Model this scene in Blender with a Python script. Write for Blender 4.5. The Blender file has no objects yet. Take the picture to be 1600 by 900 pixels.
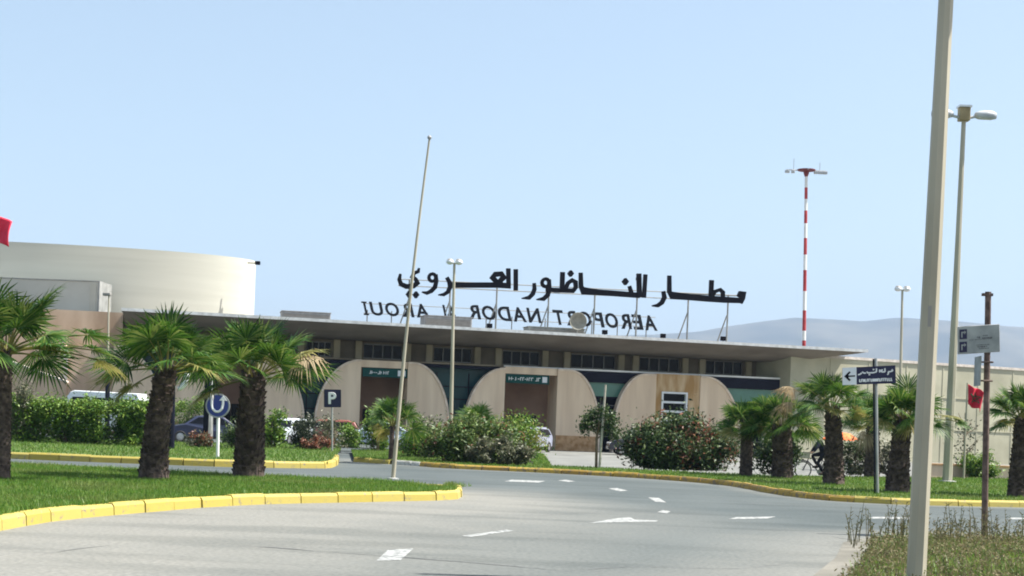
import bpy, bmesh, math, random
import numpy as np
from mathutils import Vector, Matrix, Euler

R = math.radians
S = bpy.context.scene
COL = S.collection
random.seed(7)

# ------------------------------------------------------------------ camera
F, CX, CY, CAMH, ROLL = 2400.0, 800.0, 655.0, 1.9, R(2.2)
CR, SR = math.cos(ROLL), math.sin(ROLL)
cam_d = bpy.data.cameras.new('camera')
cam = bpy.data.objects.new('camera', cam_d)
COL.objects.link(cam)
cam_d.sensor_width = 36.0
cam_d.lens = F / 1600 * 36
cam_d.shift_y = (CY - 450) / 1600.0
cam_d.clip_start, cam_d.clip_end = 0.5, 20000
RV = Vector((CR, 0, SR)); UV = Vector((-SR, 0, CR)); FV = Vector((0, 1, 0))
mw = Matrix(((RV.x, UV.x, -FV.x, 0), (RV.y, UV.y, -FV.y, 0), (RV.z, UV.z, -FV.z, CAMH), (0, 0, 0, 1)))
cam.matrix_world = mw
S.camera = cam
CAM = Vector((0, 0, CAMH))


def ray(x, y):
    return RV * ((x - CX) / F) + UV * ((CY - y) / F) + FV


def G(x, y, z=0.0):
    """where the photo's point (x, y) lies on level ground of height z"""
    r = ray(x, y)
    return CAM + r * ((z - CAMH) / r.z)


def P(x, y, Y):
    r = ray(x, y)
    return CAM + r * (Y / r.y)



# ------------------------------------------------------------------ materials
def nt(name):
    m = bpy.data.materials.new(name)
    m.use_nodes = True
    t = m.node_tree
    b = t.nodes['Principled BSDF']
    return m, t, b


def N(t, typ, **kw):
    n = t.nodes.new(typ)
    for k, v in kw.items():
        if k.startswith('i_'):
            n.inputs[k[2:].replace('_', ' ')].default_value = v
        else:
            setattr(n, k, v)
    return n


def c4(c):
    return (c[0], c[1], c[2], 1)


def mul(c, f):
    return tuple(min(1, max(0, v * f)) for v in c)


def mat(name, col, col2=None, rough=.8, scale=3.0, var=.15, bump=0.0, bscale=30.0, spec=.3, metal=0.0,
        stretch=(1, 1, 1), detail=6.0, lo=.35, hi=.65, island=False):
    m, t, b = nt(name)
    L = t.links
    tc = N(t, 'ShaderNodeTexCoord')
    mp = N(t, 'ShaderNodeMapping')
    mp.inputs['Scale'].default_value = stretch
    L.new(tc.outputs['Object'], mp.inputs['Vector'])
    n1 = N(t, 'ShaderNodeTexNoise')
    n1.inputs['Scale'].default_value = scale
    n1.inputs['Detail'].default_value = detail
    L.new(mp.outputs['Vector'], n1.inputs['Vector'])
    rp = N(t, 'ShaderNodeValToRGB')
    rp.color_ramp.elements[0].position = lo
    rp.color_ramp.elements[1].position = hi
    rp.color_ramp.elements[0].color = c4(mul(col, 1 - var))
    rp.color_ramp.elements[1].color = c4(col2 if col2 else mul(col, 1 + var))
    L.new(n1.outputs['Fac'], rp.inputs['Fac'])
    out = rp.outputs['Color']
    if island:
        ge = N(t, 'ShaderNodeNewGeometry')
        hs = N(t, 'ShaderNodeHueSaturation')
        mr = N(t, 'ShaderNodeMapRange')
        mr.inputs['To Min'].default_value = .72
        mr.inputs['To Max'].default_value = 1.6
        L.new(ge.outputs['Random Per Island'], mr.inputs['Value'])
        L.new(mr.outputs['Result'], hs.inputs['Value'])
        L.new(out, hs.inputs['Color'])
        out = hs.outputs['Color']
    L.new(out, b.inputs['Base Color'])
    b.inputs['Roughness'].default_value = rough
    b.inputs['Specular IOR Level'].default_value = spec
    b.inputs['Metallic'].default_value = metal
    if bump:
        n2 = N(t, 'ShaderNodeTexNoise')
        n2.inputs['Scale'].default_value = bscale
        n2.inputs['Detail'].default_value = 5
        L.new(mp.outputs['Vector'], n2.inputs['Vector'])
        bp = N(t, 'ShaderNodeBump')
        bp.inputs['Strength'].default_value = bump
        bp.inputs['Distance'].default_value = .02
        L.new(n2.outputs['Fac'], bp.inputs['Height'])
        L.new(bp.outputs['Normal'], b.inputs['Normal'])
    return m


def leafmat(name, cols, rough=.5, trans=.3, spec=.3, patch=None):
    """colour differs from leaf to leaf"""
    m, t, b = nt(name)
    L = t.links
    ge = N(t, 'ShaderNodeNewGeometry')
    rp = N(t, 'ShaderNodeValToRGB')
    e = rp.color_ramp.elements
    while len(e) < len(cols):
        e.new(.5)
    for i, c in enumerate(cols):
        e[i].position = i / (len(cols) - 1)
        e[i].color = c4(c)
    L.new(ge.outputs['Random Per Island'], rp.inputs['Fac'])
    col = rp.outputs['Color']
    if patch:                              # drier patches a few metres across
        tc = N(t, 'ShaderNodeTexCoord')
        nz = N(t, 'ShaderNodeTexNoise'); nz.inputs['Scale'].default_value = .42; nz.inputs['Detail'].default_value = 7
        L.new(tc.outputs['Object'], nz.inputs['Vector'])
        pr_ = N(t, 'ShaderNodeMapRange')
        pr_.inputs['From Min'].default_value = .46; pr_.inputs['From Max'].default_value = .72; pr_.inputs['To Max'].default_value = .4
        L.new(nz.outputs['Fac'], pr_.inputs['Value'])
        pm = N(t, 'ShaderNodeMix', data_type='RGBA')
        L.new(pr_.outputs['Result'], pm.inputs['Factor'])
        L.new(col, pm.inputs['A']); pm.inputs['B'].default_value = c4(patch)
        col = pm.outputs['Result']
    L.new(col, b.inputs['Base Color'])
    b.inputs['Roughness'].default_value = rough
    b.inputs['Specular IOR Level'].default_value = spec
    tr = N(t, 'ShaderNodeBsdfTranslucent')
    hs = N(t, 'ShaderNodeHueSaturation')
    hs.inputs['Value'].default_value = 1.5
    hs.inputs['Hue'].default_value = .485
    L.new(col, hs.inputs['Color'])
    L.new(hs.outputs['Color'], tr.inputs['Color'])
    mx = N(t, 'ShaderNodeMixShader')
    mx.inputs['Fac'].default_value = trans
    L.new(b.outputs[0], mx.inputs[1])
    L.new(tr.outputs[0], mx.inputs[2])
    L.new(mx.outputs[0], t.nodes['Material Output'].inputs['Surface'])
    return m


def plain(name, col, rough=.5, spec=.4, metal=0.0, coat=0.0):
    m = mat(name, col, rough=rough, spec=spec, metal=metal, var=.06, scale=2.0)
    if coat:
        m.node_tree.nodes['Principled BSDF'].inputs['Coat Weight'].default_value = coat
    return m


# ------------------------------------------------------------------ mesh builder
class MB:
    def __init__(s):
        s.v = []; s.f = []; s.mi = []

    def add(s, vs, fs, mi=0):
        o = len(s.v)
        s.v += [tuple(v) for v in vs]
        s.f += [tuple(i + o for i in f) for f in fs]
        s.mi += [mi] * len(fs)

    def box(s, x0, x1, y0, y1, z0, z1, mi=0):
        v = [(x0, y0, z0), (x1, y0, z0), (x1, y1, z0), (x0, y1, z0), (x0, y0, z1), (x1, y0, z1), (x1, y1, z1), (x0, y1, z1)]
        s.add(v, [(0, 3, 2, 1), (4, 5, 6, 7), (0, 1, 5, 4), (1, 2, 6, 5), (2, 3, 7, 6), (3, 0, 4, 7)], mi)

    def prism(s, poly, y0, y1, mi=0):
        """polygon in (x, z) extruded from y0 to y1"""
        n = len(poly)
        v = [(p[0], y0, p[1]) for p in poly] + [(p[0], y1, p[1]) for p in poly]
        f = [tuple(range(n)), tuple(range(2 * n - 1, n - 1, -1))]
        f += [(i, i + n, (i + 1) % n + n, (i + 1) % n) for i in range(n)]
        s.add(v, f, mi)

    def slab(s, poly, z0, z1, mi=0):
        n = len(poly)
        v = [(p[0], p[1], z0) for p in poly] + [(p[0], p[1], z1) for p in poly]
        f = [tuple(range(n - 1, -1, -1)), tuple(range(n, 2 * n))]
        f += [(i, (i + 1) % n, (i + 1) % n + n, i + n) for i in range(n)]
        s.add(v, f, mi)

    def tube(s, pts, rad, n=10, mi=0, cap=True, phase=0.0):
        pts = [Vector(p) for p in pts]
        if not hasattr(rad, '__len__'):
            rad = [rad] * len(pts)
        up = Vector((0, 0, 1))
        rings = []
        for i, p in enumerate(pts):
            d = (pts[min(i + 1, len(pts) - 1)] - pts[max(i - 1, 0)]).normalized()
            a = d.cross(up)
            if a.length < .05:
                a = d.cross(Vector((0, 1, 0)))
            a.normalize()
            b = d.cross(a)
            rings.append([p + (a * math.cos(2 * math.pi * k / n + phase) + b * math.sin(2 * math.pi * k / n + phase)) * rad[i] for k in range(n)])
        v = [q for r in rings for q in r]
        f = []
        for i in range(len(pts) - 1):
            for k in range(n):
                k2 = (k + 1) % n
                f.append((i * n + k, i * n + k2, (i + 1) * n + k2, (i + 1) * n + k))
        if cap:
            f.append(tuple(range(n - 1, -1, -1)))
            f.append(tuple((len(pts) - 1) * n + k for k in range(n)))
        s.add(v, f, mi)

    def lathe(s, prof, n=24, c=(0, 0, 0), mi=0, axis='z'):
        v = []
        for r, z in prof:
            for k in range(n):
                a = 2 * math.pi * k / n
                if axis == 'z':
                    v.append((c[0] + r * math.cos(a), c[1] + r * math.sin(a), c[2] + z))
                else:
                    v.append((c[0] + r * math.cos(a), c[1] + z, c[2] + r * math.sin(a)))
        f = []
        for i in range(len(prof) - 1):
            for k in range(n):
                k2 = (k + 1) % n
                f.append((i * n + k, i * n + k2, (i + 1) * n + k2, (i + 1) * n + k))
        s.add(v, f, mi)

    def build(s, name, mats, parent=None, smooth=False, loc=None):
        me = bpy.data.meshes.new(name)
        me.from_pydata(s.v, [], s.f)
        if not isinstance(mats, (list, tuple)):
            mats = [mats]
        for m in mats:
            me.materials.append(m)
        if len(mats) > 1:
            me.polygons.foreach_set('material_index', s.mi)
        bm = bmesh.new(); bm.from_mesh(me)
        bmesh.ops.recalc_face_normals(bm, faces=bm.faces)
        bm.to_mesh(me); bm.free()
        if smooth:
            me.polygons.foreach_set('use_smooth', [True] * len(me.polygons))
        o = bpy.data.objects.new(name, me)
        COL.objects.link(o)
        if parent:
            o.parent = parent
        if loc is not None:
            o.location = loc
        return o


def npmesh(name, v, k, m, parent=None, loc=None):
    """v: (N, k, 3) array of N separate k-sided faces"""
    n = v.shape[0]
    me = bpy.data.meshes.new(name)
    me.vertices.add(n * k); me.loops.add(n * k); me.polygons.add(n)
    me.vertices.foreach_set('co', v.astype(np.float32).ravel())
    me.loops.foreach_set('vertex_index', np.arange(n * k, dtype=np.int32))
    me.polygons.foreach_set('loop_start', np.arange(0, n * k, k, dtype=np.int32))
    me.update(calc_edges=True)
    me.materials.append(m)
    o = bpy.data.objects.new(name, me)
    COL.objects.link(o)
    if parent:
        o.parent = parent
    if loc is not None:
        o.location = loc
    return o


def bevel(o, w, seg=2):
    b = o.modifiers.new('bevel', 'BEVEL'); b.width = w; b.segments = seg; b.limit_method = 'ANGLE'
    return o


def tag(o, label=None, cat=None, group=None, kind=None):
    if label: o['label'] = label
    if cat: o['category'] = cat
    if group: o['group'] = group
    if kind: o['kind'] = kind
    return o


def thing(name, label, cat, loc=(0, 0, 0), rz=0.0, group=None):
    o = bpy.data.objects.new(name, None)
    o.empty_display_size = .3
    COL.objects.link(o)
    o.location = loc
    o.rotation_euler = (0, 0, rz)
    return tag(o, label, cat, group)


def struct(o):
    o['kind'] = 'structure'
    return o


def copytree(o, parent=None):
    c = o.copy(); COL.objects.link(c)
    if parent:
        c.parent = parent
    for ch in list(o.children):
        copytree(ch, c)
    return c


# ------------------------------------------------------------------ palette
M = {}
M['grass'] = mat('lawn turf', (.055, .10, .020), (.10, .14, .038), rough=.9, scale=1.3, bump=.6, bscale=60)
M['blade'] = leafmat('grass blades', [(.045, .12, .013), (.070, .165, .018), (.10, .195, .026), (.155, .21, .046)], trans=.3, patch=(.21, .185, .085))
M['drygrass'] = leafmat('dry weeds', [(.13, .105, .05), (.075, .095, .028), (.20, .165, .09), (.05, .07, .022), (.11, .115, .045)], trans=.25, rough=.8, patch=(.27, .215, .135))
M['soil'] = mat('dry soil', (.13, .125, .105), (.18, .172, .148), rough=.95, scale=.8, bump=.7, bscale=12)
M['concrete'] = mat('forecourt concrete', (.148, .152, .143), (.185, .19, .178), rough=.85, scale=.5, bump=.15, bscale=40)
M['kerbwhite'] = mat('worn white kerb', (.45, .44, .41), (.72, .71, .67), rough=.8, scale=2.5)
M['white_line'] = mat('worn road paint', (.16, .17, .168), (.36, .37, .362), rough=.75, scale=9.0, lo=.42, hi=.58, detail=10)
M['tar'] = mat('tar crack', (.06, .06, .06), (.12, .12, .12), rough=.6)
M['cream'] = mat('rose beige render', (.74, .56, .40), (.82, .65, .475), rough=.85, scale=1.1, bump=.12, bscale=25, stretch=(1.4, 1, .16), detail=8, lo=.3, hi=.7)
M['ribs'] = mat('pale rib render', (.72, .575, .45), (.80, .66, .53), rough=.85, scale=3)
M['rim'] = mat('pale rim stone', (.56, .50, .44), (.66, .60, .54), rough=.8, scale=4)
M['beige'] = mat('beige wall', (.40, .385, .285), (.48, .46, .345), rough=.9, scale=.35, bump=.1, bscale=20)
M['pilaster'] = mat('pale yellowish render', (.42, .355, .24), (.50, .43, .30), rough=.9, scale=.6)
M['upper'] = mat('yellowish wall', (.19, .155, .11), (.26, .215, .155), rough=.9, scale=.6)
M['portal'] = mat('brown portal wall', (.27, .17, .12), (.34, .22, .16), rough=.85, scale=.5)
M['stain'] = mat('stained ochre render', (.46, .27, .11), (.60, .44, .27), rough=.9, scale=1.1, stretch=(1.6, 1, .35), lo=.4, hi=.62)
M['plinth'] = mat('ochre stone plinth', (.38, .21, .09), (.52, .33, .18), rough=.9, scale=3.5, bump=.4, bscale=9)
M['peach'] = mat('peach render', (.50, .35, .24), (.60, .45, .33), rough=.9, scale=.8, stretch=(1, 1, .4))
M['roofs'] = mat('roof concrete', (.20, .172, .145), (.25, .22, .185), rough=.9, scale=.4)
M['roofedge'] = mat('white roof edge', (.72, .71, .69), (.82, .81, .79), rough=.7)
M['teal'] = plain('teal glass', (.018, .07, .075), rough=.2, spec=.3)
M['greenglass'] = plain('green glass band', (.10, .24, .19), rough=.15, spec=.6)
M['bluedark'] = plain('dark blue panel', (.008, .009, .02), rough=.5, spec=.15)
M['glass'] = plain('dark window glass', (.005, .006, .009), rough=.1, spec=.14)
M['frame'] = plain('grey window frame', (.27, .26, .24), rough=.5)
M['signgreen'] = plain('green sign panel', (.006, .062, .052), rough=.6, spec=.2)
M['white'] = plain('white paint', (.78, .78, .77), rough=.5)
M['black'] = plain('black letters', (.006, .006, .010), rough=.7, spec=.1)
M['darkletters'] = plain('dark grey letters', (.022, .025, .032), rough=.7, spec=.1)
M['navy'] = plain('navy sign', (.012, .012, .05), rough=.45)
M['blue'] = plain('blue sign', (.03, .05, .22), rough=.45)
M['galv'] = mat('galvanised steel', (.30, .31, .30), (.38, .39, .38), rough=.5, metal=.25, scale=1.5)
M['post'] = mat('painted grey lamp post', (.38, .35, .265), (.45, .42, .33), rough=.55, scale=1.2, stretch=(1, 1, .3))
M['rust'] = mat('rusty brown pole', (.075, .05, .045), (.17, .12, .10), rough=.8, scale=6, bump=.3)
M['signgrey'] = mat('weathered grey sign', (.25, .28, .28), (.34, .37, .36), rough=.7, scale=3)
M['signgreydark'] = mat('dark text of worn sign', (.12, .13, .14), rough=.7)
M['lamphead'] = mat('grey lamp housing', (.42, .45, .48), (.5, .53, .55), rough=.45)
M['lens'] = plain('lamp lens', (.72, .74, .76), rough=.2)
M['brownbox'] = mat('tan control box', (.32, .25, .13), (.40, .32, .18), rough=.6)
M['red'] = mat('red paint', (.42, .035, .04), (.50, .06, .06), rough=.6)
M['maroon'] = mat('dark red paint', (.16, .03, .04), (.22, .05, .06), rough=.6)
M['flag'] = mat('red flag cloth', (.55, .02, .05), (.66, .04, .08), rough=.8, scale=2)
M['flagstar'] = plain('green star', (.01, .10, .05), rough=.8)
M['greybox'] = mat('grey louvre metal', (.30, .31, .32), (.40, .41, .42), rough=.6)
M['dish'] = mat('dull grey dish', (.25, .25, .21), (.30, .30, .26), rough=.7)
M['drum'] = mat('pale drum render', (.505, .505, .44), (.522, .522, .457), var=.04, rough=.9, scale=.5, stretch=(.25, .25, 4.5), detail=3)
M['annex'] = mat('pale grey panel', (.53, .535, .48), (.56, .57, .52), rough=.8, scale=.3)
M['trunk'] = mat('palm bark', (.036, .025, .022), (.092, .068, .057), rough=.95, scale=7, bump=.8, bscale=25, island=True)
M['palm'] = leafmat('palm fronds', [(.011, .040, .006), (.026, .080, .010), (.056, .125, .018), (.13, .175, .045)], trans=.28, rough=.5, spec=.2)
M['palmlight'] = leafmat('yellowing fronds', [(.10, .13, .03), (.22, .20, .05), (.16, .18, .05), (.30, .25, .09)], trans=.3)
M['palmdry'] = leafmat('dry fronds', [(.28, .21, .12), (.36, .29, .18), (.20, .15, .09)], trans=.2, rough=.8)
M['oleander'] = leafmat('oleander leaves', [(.012, .028, .009), (.028, .058, .016), (.06, .105, .03), (.12, .155, .06)], trans=.15)
M['oleanderlight'] = leafmat('lighter oleander leaves', [(.022, .05, .012), (.05, .10, .02), (.10, .16, .035), (.17, .20, .07)], trans=.2)
M['reddish'] = leafmat('reddish leaves', [(.16, .05, .03), (.22, .09, .05), (.10, .09, .04)], trans=.2)
M['olive'] = leafmat('grey olive leaves', [(.035, .05, .022), (.07, .085, .042), (.12, .125, .075), (.18, .17, .11)], trans=.2)
M['bright'] = leafmat('bright hedge leaves', [(.03, .075, .010), (.055, .135, .014), (.12, .215, .022), (.19, .26, .045)], trans=.18)
M['dark'] = leafmat('dark topiary leaves', [(.02, .035, .018), (.04, .055, .03), (.07, .08, .05)], trans=.15)
M['stem'] = mat('woody stem', (.13, .09, .06), (.20, .15, .10), rough=.9, scale=8)
M['palestem'] = mat('pale stake wood', (.40, .37, .30), (.50, .47, .40), rough=.8, scale=5)
M['tyre'] = plain('tyre rubber', (.02, .02, .02), rough=.8)
M['alloy'] = plain('wheel rim', (.45, .45, .46), rough=.3, metal=.7)
M['orange'] = mat('orange canopy cloth', (.72, .13, .03), (.80, .2, .06), rough=.8)
M['skin'] = plain('skin', (.30, .16, .10), rough=.5)
M['hair'] = plain('black hair', (.012, .010, .009), rough=.6)
M['jacket'] = mat('dark navy cloth', (.016, .018, .035), (.03, .032, .055), rough=.9, scale=6)
M['trousers'] = mat('black trousers', (.012, .012, .018), (.022, .022, .03), rough=.9, scale=6)
M['shoes'] = plain('dark shoes', (.02, .015, .012), rough=.5)
M['basket'] = mat('pale wicker box', (.48, .42, .32), (.58, .52, .42), rough=.8, scale=12)
M['bike'] = plain('dark bicycle paint', (.03, .03, .035), rough=.35)
M['hill'] = mat('hill scrub', (.055, .06, .04), (.10, .095, .065), rough=1, scale=.004, detail=8)


def asphalt_material():
    m, t, b = nt('bleached asphalt')
    L = t.links
    tc = N(t, 'ShaderNodeTexCoord')

    def noise(sc, det=6, st=(1, 1, 1)):
        mp = N(t, 'ShaderNodeMapping'); mp.inputs['Scale'].default_value = st
        L.new(tc.outputs['Object'], mp.inputs['Vector'])
        n = N(t, 'ShaderNodeTexNoise'); n.inputs['Scale'].default_value = sc; n.inputs['Detail'].default_value = det
        L.new(mp.outputs['Vector'], n.inputs['Vector'])
        return n.outputs['Fac']
    r1 = N(t, 'ShaderNodeValToRGB')
    r1.color_ramp.elements[0].position = .3; r1.color_ramp.elements[1].position = .7
    r1.color_ramp.elements[0].color = (.058, .074, .076, 1); r1.color_ramp.elements[1].color = (.092, .109, .109, 1)
    L.new(noise(.22, 7), r1.inputs['Fac'])
    at = N(t, 'ShaderNodeAttribute'); at.attribute_name = 'dust'
    ad = N(t, 'ShaderNodeMath', operation='MULTIPLY_ADD')
    L.new(noise(.6, 6), ad.inputs[0]); ad.inputs[1].default_value = .9; ad.inputs[2].default_value = -.45
    ad2 = N(t, 'ShaderNodeMath', operation='ADD'); ad2.use_clamp = True
    sc = N(t, 'ShaderNodeMath', operation='MULTIPLY')
    L.new(at.outputs['Fac'], ad2.inputs[0])
    mulm = N(t, 'ShaderNodeMath', operation='MULTIPLY')
    L.new(ad.outputs[0], mulm.inputs[0]); L.new(at.outputs['Fac'], mulm.inputs[1])
    L.new(mulm.outputs[0], ad2.inputs[1])
    mx = N(t, 'ShaderNodeMix', data_type='RGBA')
    L.new(ad2.outputs[0], mx.inputs['Factor'])
    L.new(r1.outputs['Color'], mx.inputs['A'])
    mx.inputs['B'].default_value = (.185, .189, .172, 1)
    # fine aggregate speckle
    r2 = N(t, 'ShaderNodeValToRGB')
    r2.color_ramp.elements[0].position = .3; r2.color_ramp.elements[1].position = .72
    r2.color_ramp.elements[0].color = (.74, .74, .74, 1); r2.color_ramp.elements[1].color = (1.16, 1.12, 1.12, 1)
    L.new(noise(14, 3), r2.inputs['Fac'])
    m2 = N(t, 'ShaderNodeMix', data_type='RGBA', blend_type='MULTIPLY')
    m2.inputs['Factor'].default_value = 1
    L.new(mx.outputs['Result'], m2.inputs['A']); L.new(r2.outputs['Color'], m2.inputs['B'])
    # broad tyre bands and oil stains
    r3 = N(t, 'ShaderNodeValToRGB')
    r3.color_ramp.elements[0].position = .38; r3.color_ramp.elements[1].position = .5
    r3.color_ramp.elements[0].color = (.82, .83, .83, 1); r3.color_ramp.elements[1].color = (1, 1, 1, 1)
    L.new(noise(.5, 4, (.35, 1.6, 1)), r3.inputs['Fac'])
    m3 = N(t, 'ShaderNodeMix', data_type='RGBA', blend_type='MULTIPLY')
    m3.inputs['Factor'].default_value = 1
    L.new(m2.outputs['Result'], m3.inputs['A']); L.new(r3.outputs['Color'], m3.inputs['B'])
    L.new(m3.outputs['Result'], b.inputs['Base Color'])
    b.inputs['Roughness'].default_value = .85
    b.inputs['Specular IOR Level'].default_value = .25
    bp = N(t, 'ShaderNodeBump'); bp.inputs['Strength'].default_value = .35; bp.inputs['Distance'].default_value = .01
    L.new(noise(45, 3), bp.inputs['Height']); L.new(bp.outputs['Normal'], b.inputs['Normal'])
    return m


def kerb_material(name, paint, paint2, chip, lo, hi):
    """painted kerb stones: every stone a little different, paint chipped off in patches"""
    m, t, b = nt(name)
    L = t.links
    tc = N(t, 'ShaderNodeTexCoord')
    n1 = N(t, 'ShaderNodeTexNoise'); n1.inputs['Scale'].default_value = 6.5; n1.inputs['Detail'].default_value = 8
    n1.inputs['Roughness'].default_value = .65
    L.new(tc.outputs['Object'], n1.inputs['Vector'])
    rp = N(t, 'ShaderNodeValToRGB')
    rp.color_ramp.elements[0].position = lo; rp.color_ramp.elements[1].position = hi
    rp.color_ramp.elements[0].color = (0, 0, 0, 1); rp.color_ramp.elements[1].color = (1, 1, 1, 1)
    L.new(n1.outputs['Fac'], rp.inputs['Fac'])
    ge = N(t, 'ShaderNodeNewGeometry')
    mp = N(t, 'ShaderNodeMix', data_type='RGBA')
    L.new(ge.outputs['Random Per Island'], mp.inputs['Factor'])
    mp.inputs['A'].default_value = c4(paint); mp.inputs['B'].default_value = c4(paint2)
    mx = N(t, 'ShaderNodeMix', data_type='RGBA')
    L.new(rp.outputs['Color'], mx.inputs['Factor'])
    mx.inputs['A'].default_value = c4(chip)
    L.new(mp.outputs['Result'], mx.inputs['B'])
    L.new(mx.outputs['Result'], b.inputs['Base Color'])
    b.inputs['Roughness'].default_value = .75
    bp = N(t, 'ShaderNodeBump'); bp.inputs['Strength'].default_value = .5; bp.inputs['Distance'].default_value = .015
    L.new(n1.outputs['Fac'], bp.inputs['Height']); L.new(bp.outputs['Normal'], b.inputs['Normal'])
    return m


M['asphalt'] = asphalt_material()
M['kerb_y'] = kerb_material('yellow painted kerb', (.365, .29, .048), (.385, .315, .078), (.21, .18, .12), .33, .43)
M['kerb_y_shade'] = kerb_material('shade toned yellow kerb', (.34, .20, .03), (.45, .30, .05), (.2, .145, .08), .40, .52)  # same yellow paint, shade of the left-facing kerb face put into the colour
M['kerb_w'] = kerb_material('white painted kerb', (.42, .42, .39), (.50, .50, .47), (.28, .27, .24), .38, .5)
# ------------------------------------------------------------------ ground, road, lawns
rng = np.random.default_rng(11)


def xy(p):
    return (p.x, p.y)


def spline(pts, n=6):
    """smooth an open path of 2-D points"""
    out = []
    for i in range(len(pts) - 1):
        p0 = pts[max(i - 1, 0)]; p1 = pts[i]; p2 = pts[i + 1]; p3 = pts[min(i + 2, len(pts) - 1)]
        for k in range(n):
            t = k / n
            out.append(tuple(.5 * ((2 * p1[j]) + (-p0[j] + p2[j]) * t + (2 * p0[j] - 5 * p1[j] + 4 * p2[j] - p3[j]) * t * t
                                   + (-p0[j] + 3 * p1[j] - 3 * p2[j] + p3[j]) * t ** 3) for j in range(2)))
    out.append(tuple(pts[-1]))
    return out


def resample(pts, step):
    pts = [np.array(p) for p in pts]
    out = [pts[0]]; need = step
    for i in range(len(pts) - 1):
        a, b = pts[i], pts[i + 1]
        l = np.linalg.norm(b - a)
        pos = 0
        while l - pos >= need:
            pos += need
            out.append(a + (b - a) * pos / l)
            need = step
        need -= (l - pos)
    if step - need > .15 * step:
        out.append(pts[-1])
    return out


def normals(pts, side):
    pts = [np.array(p) for p in pts]
    res = []
    for i in range(len(pts)):
        d = pts[min(i + 1, len(pts) - 1)] - pts[max(i - 1, 0)]
        d = d / (np.linalg.norm(d) + 1e-9)
        res.append(np.array((-d[1], d[0])) * side)
    return res


def kerb(name, pts, h, w, m, side, step=1.0, seed=0):
    """kerb stones along a path; side=+1: the lawn lies to the left of the walking direction"""
    rd = random.Random(seed)
    q = resample(pts, step)
    nn = normals(q, side)
    mb = MB()
    for i in range(len(q) - 1):
        a, b = q[i], q[i + 1]
        d = (b - a); l = np.linalg.norm(d); d = d / l
        g = .008 + .012 * rd.random()
        a2, b2 = a + d * g, b - d * g
        hh = h + rd.uniform(-.012, .012); off = rd.uniform(-.012, .012)
        prof = [(0, -.03), (.015, hh - .05), (.05, hh), (w - .02, hh + .004), (w, hh - .02), (w, -.03)]
        vs = []
        for e, nv in ((a2, nn[i]), (b2, nn[i + 1])):
            for o, z in prof:
                pp = e + nv * (o + off)
                vs.append((pp[0], pp[1], z))
        k = len(prof)
        fs = [tuple(range(k)), tuple(range(2 * k - 1, k - 1, -1))] + [(j, j + 1, j + 1 + k, j + k) for j in range(k - 1)] + [(k - 1, 0, k, 2 * k - 1)]
        mb.add(vs, fs)
    return struct(mb.build(name, m))


def inset(pts, dist, side):
    nn = normals(pts, side)
    return [tuple(np.array(p) + n * dist) for p, n in zip(pts, nn)]


def inpoly(x, y, poly):
    c = np.zeros(len(x), bool)
    n = len(poly)
    j = n - 1
    for i in range(n):
        xi, yi = poly[i]; xj, yj = poly[j]
        if yi != yj:
            c ^= ((yi > y) != (yj > y)) & (x < (xj - xi) * (y - yi) / (yj - yi) + xi)
        j = i
    return c


def scatter(poly, n, ymax=None):
    """random points of a polygon, in the part of it a 45-degree wide view could see"""
    p = np.array(poly)
    lo, hi = p.min(0), p.max(0)
    out = np.zeros((0, 2))
    while len(out) < n:
        x = rng.uniform(lo[0], hi[0], n * 2); y = rng.uniform(lo[1], hi[1], n * 2)
        k = inpoly(x, y, poly) & (np.abs(x) < .44 * y + 1)
        if ymax: k &= y < ymax
        out = np.vstack([out, np.stack([x[k], y[k]], 1)])
    return out[:n]


def blades(name, pts, z0, hmin, hmax, wd, m, lean=.5):
    n = len(pts)
    a = rng.uniform(0, 2 * np.pi, n)
    h = rng.uniform(hmin, hmax, n)
    base = np.column_stack([pts, np.full(n, z0)])
    t = np.column_stack([np.cos(a), np.sin(a), np.zeros(n)])
    la = rng.uniform(0, 2 * np.pi, n)
    l = (rng.uniform(0, lean, n) * h)[:, None] * np.column_stack([np.cos(la), np.sin(la), np.zeros(n)])
    tip = base + l; tip[:, 2] += h
    v = np.stack([base - t * wd, base + t * wd, tip], 1)
    o = npmesh(name, v, 3, m)
    o['kind'] = 'stuff'
    return o


# the earth everywhere, one sheet out past the hills
g = MB()
g.add([(-7000, -300, -.06), (7000, -300, -.06), (7000, 7600, -.06), (-7000, 7600, -.06)], [(0, 1, 2, 3)])
struct(g.build('ground', M['soil']))

# ---- the outlines (outer kerb foot), read off the photograph on level ground
A_front = [xy(G(x, y)) for x, y in [(-260, 878), (-120, 852), (0, 830), (82, 815), (170, 806), (250, 799), (320, 793), (392, 789), (450, 787), (555, 785), (640, 783), (705, 781.5)]]
A_nose = [xy(G(718, 779)), xy(G(722, 774.5)), xy(G(717, 769))]
A_back = [xy(G(x, y, .2)) for x, y in [(686, 758), (600, 750.5), (425, 742.5), (215, 733), (10, 722), (-200, 712)]]
A_path = spline(A_front + A_nose + A_back, 5)
H_A = .20
kerb('kerb_island', A_path, H_A, .2, M['kerb_y'], 1, 1.0, 3)
A_in = inset(A_path, .12, 1)
g = MB(); g.add([(p[0], p[1], H_A - .02) for p in A_in], [tuple(range(len(A_in)))])
struct(g.build('lawn_island', M['grass']))

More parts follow.
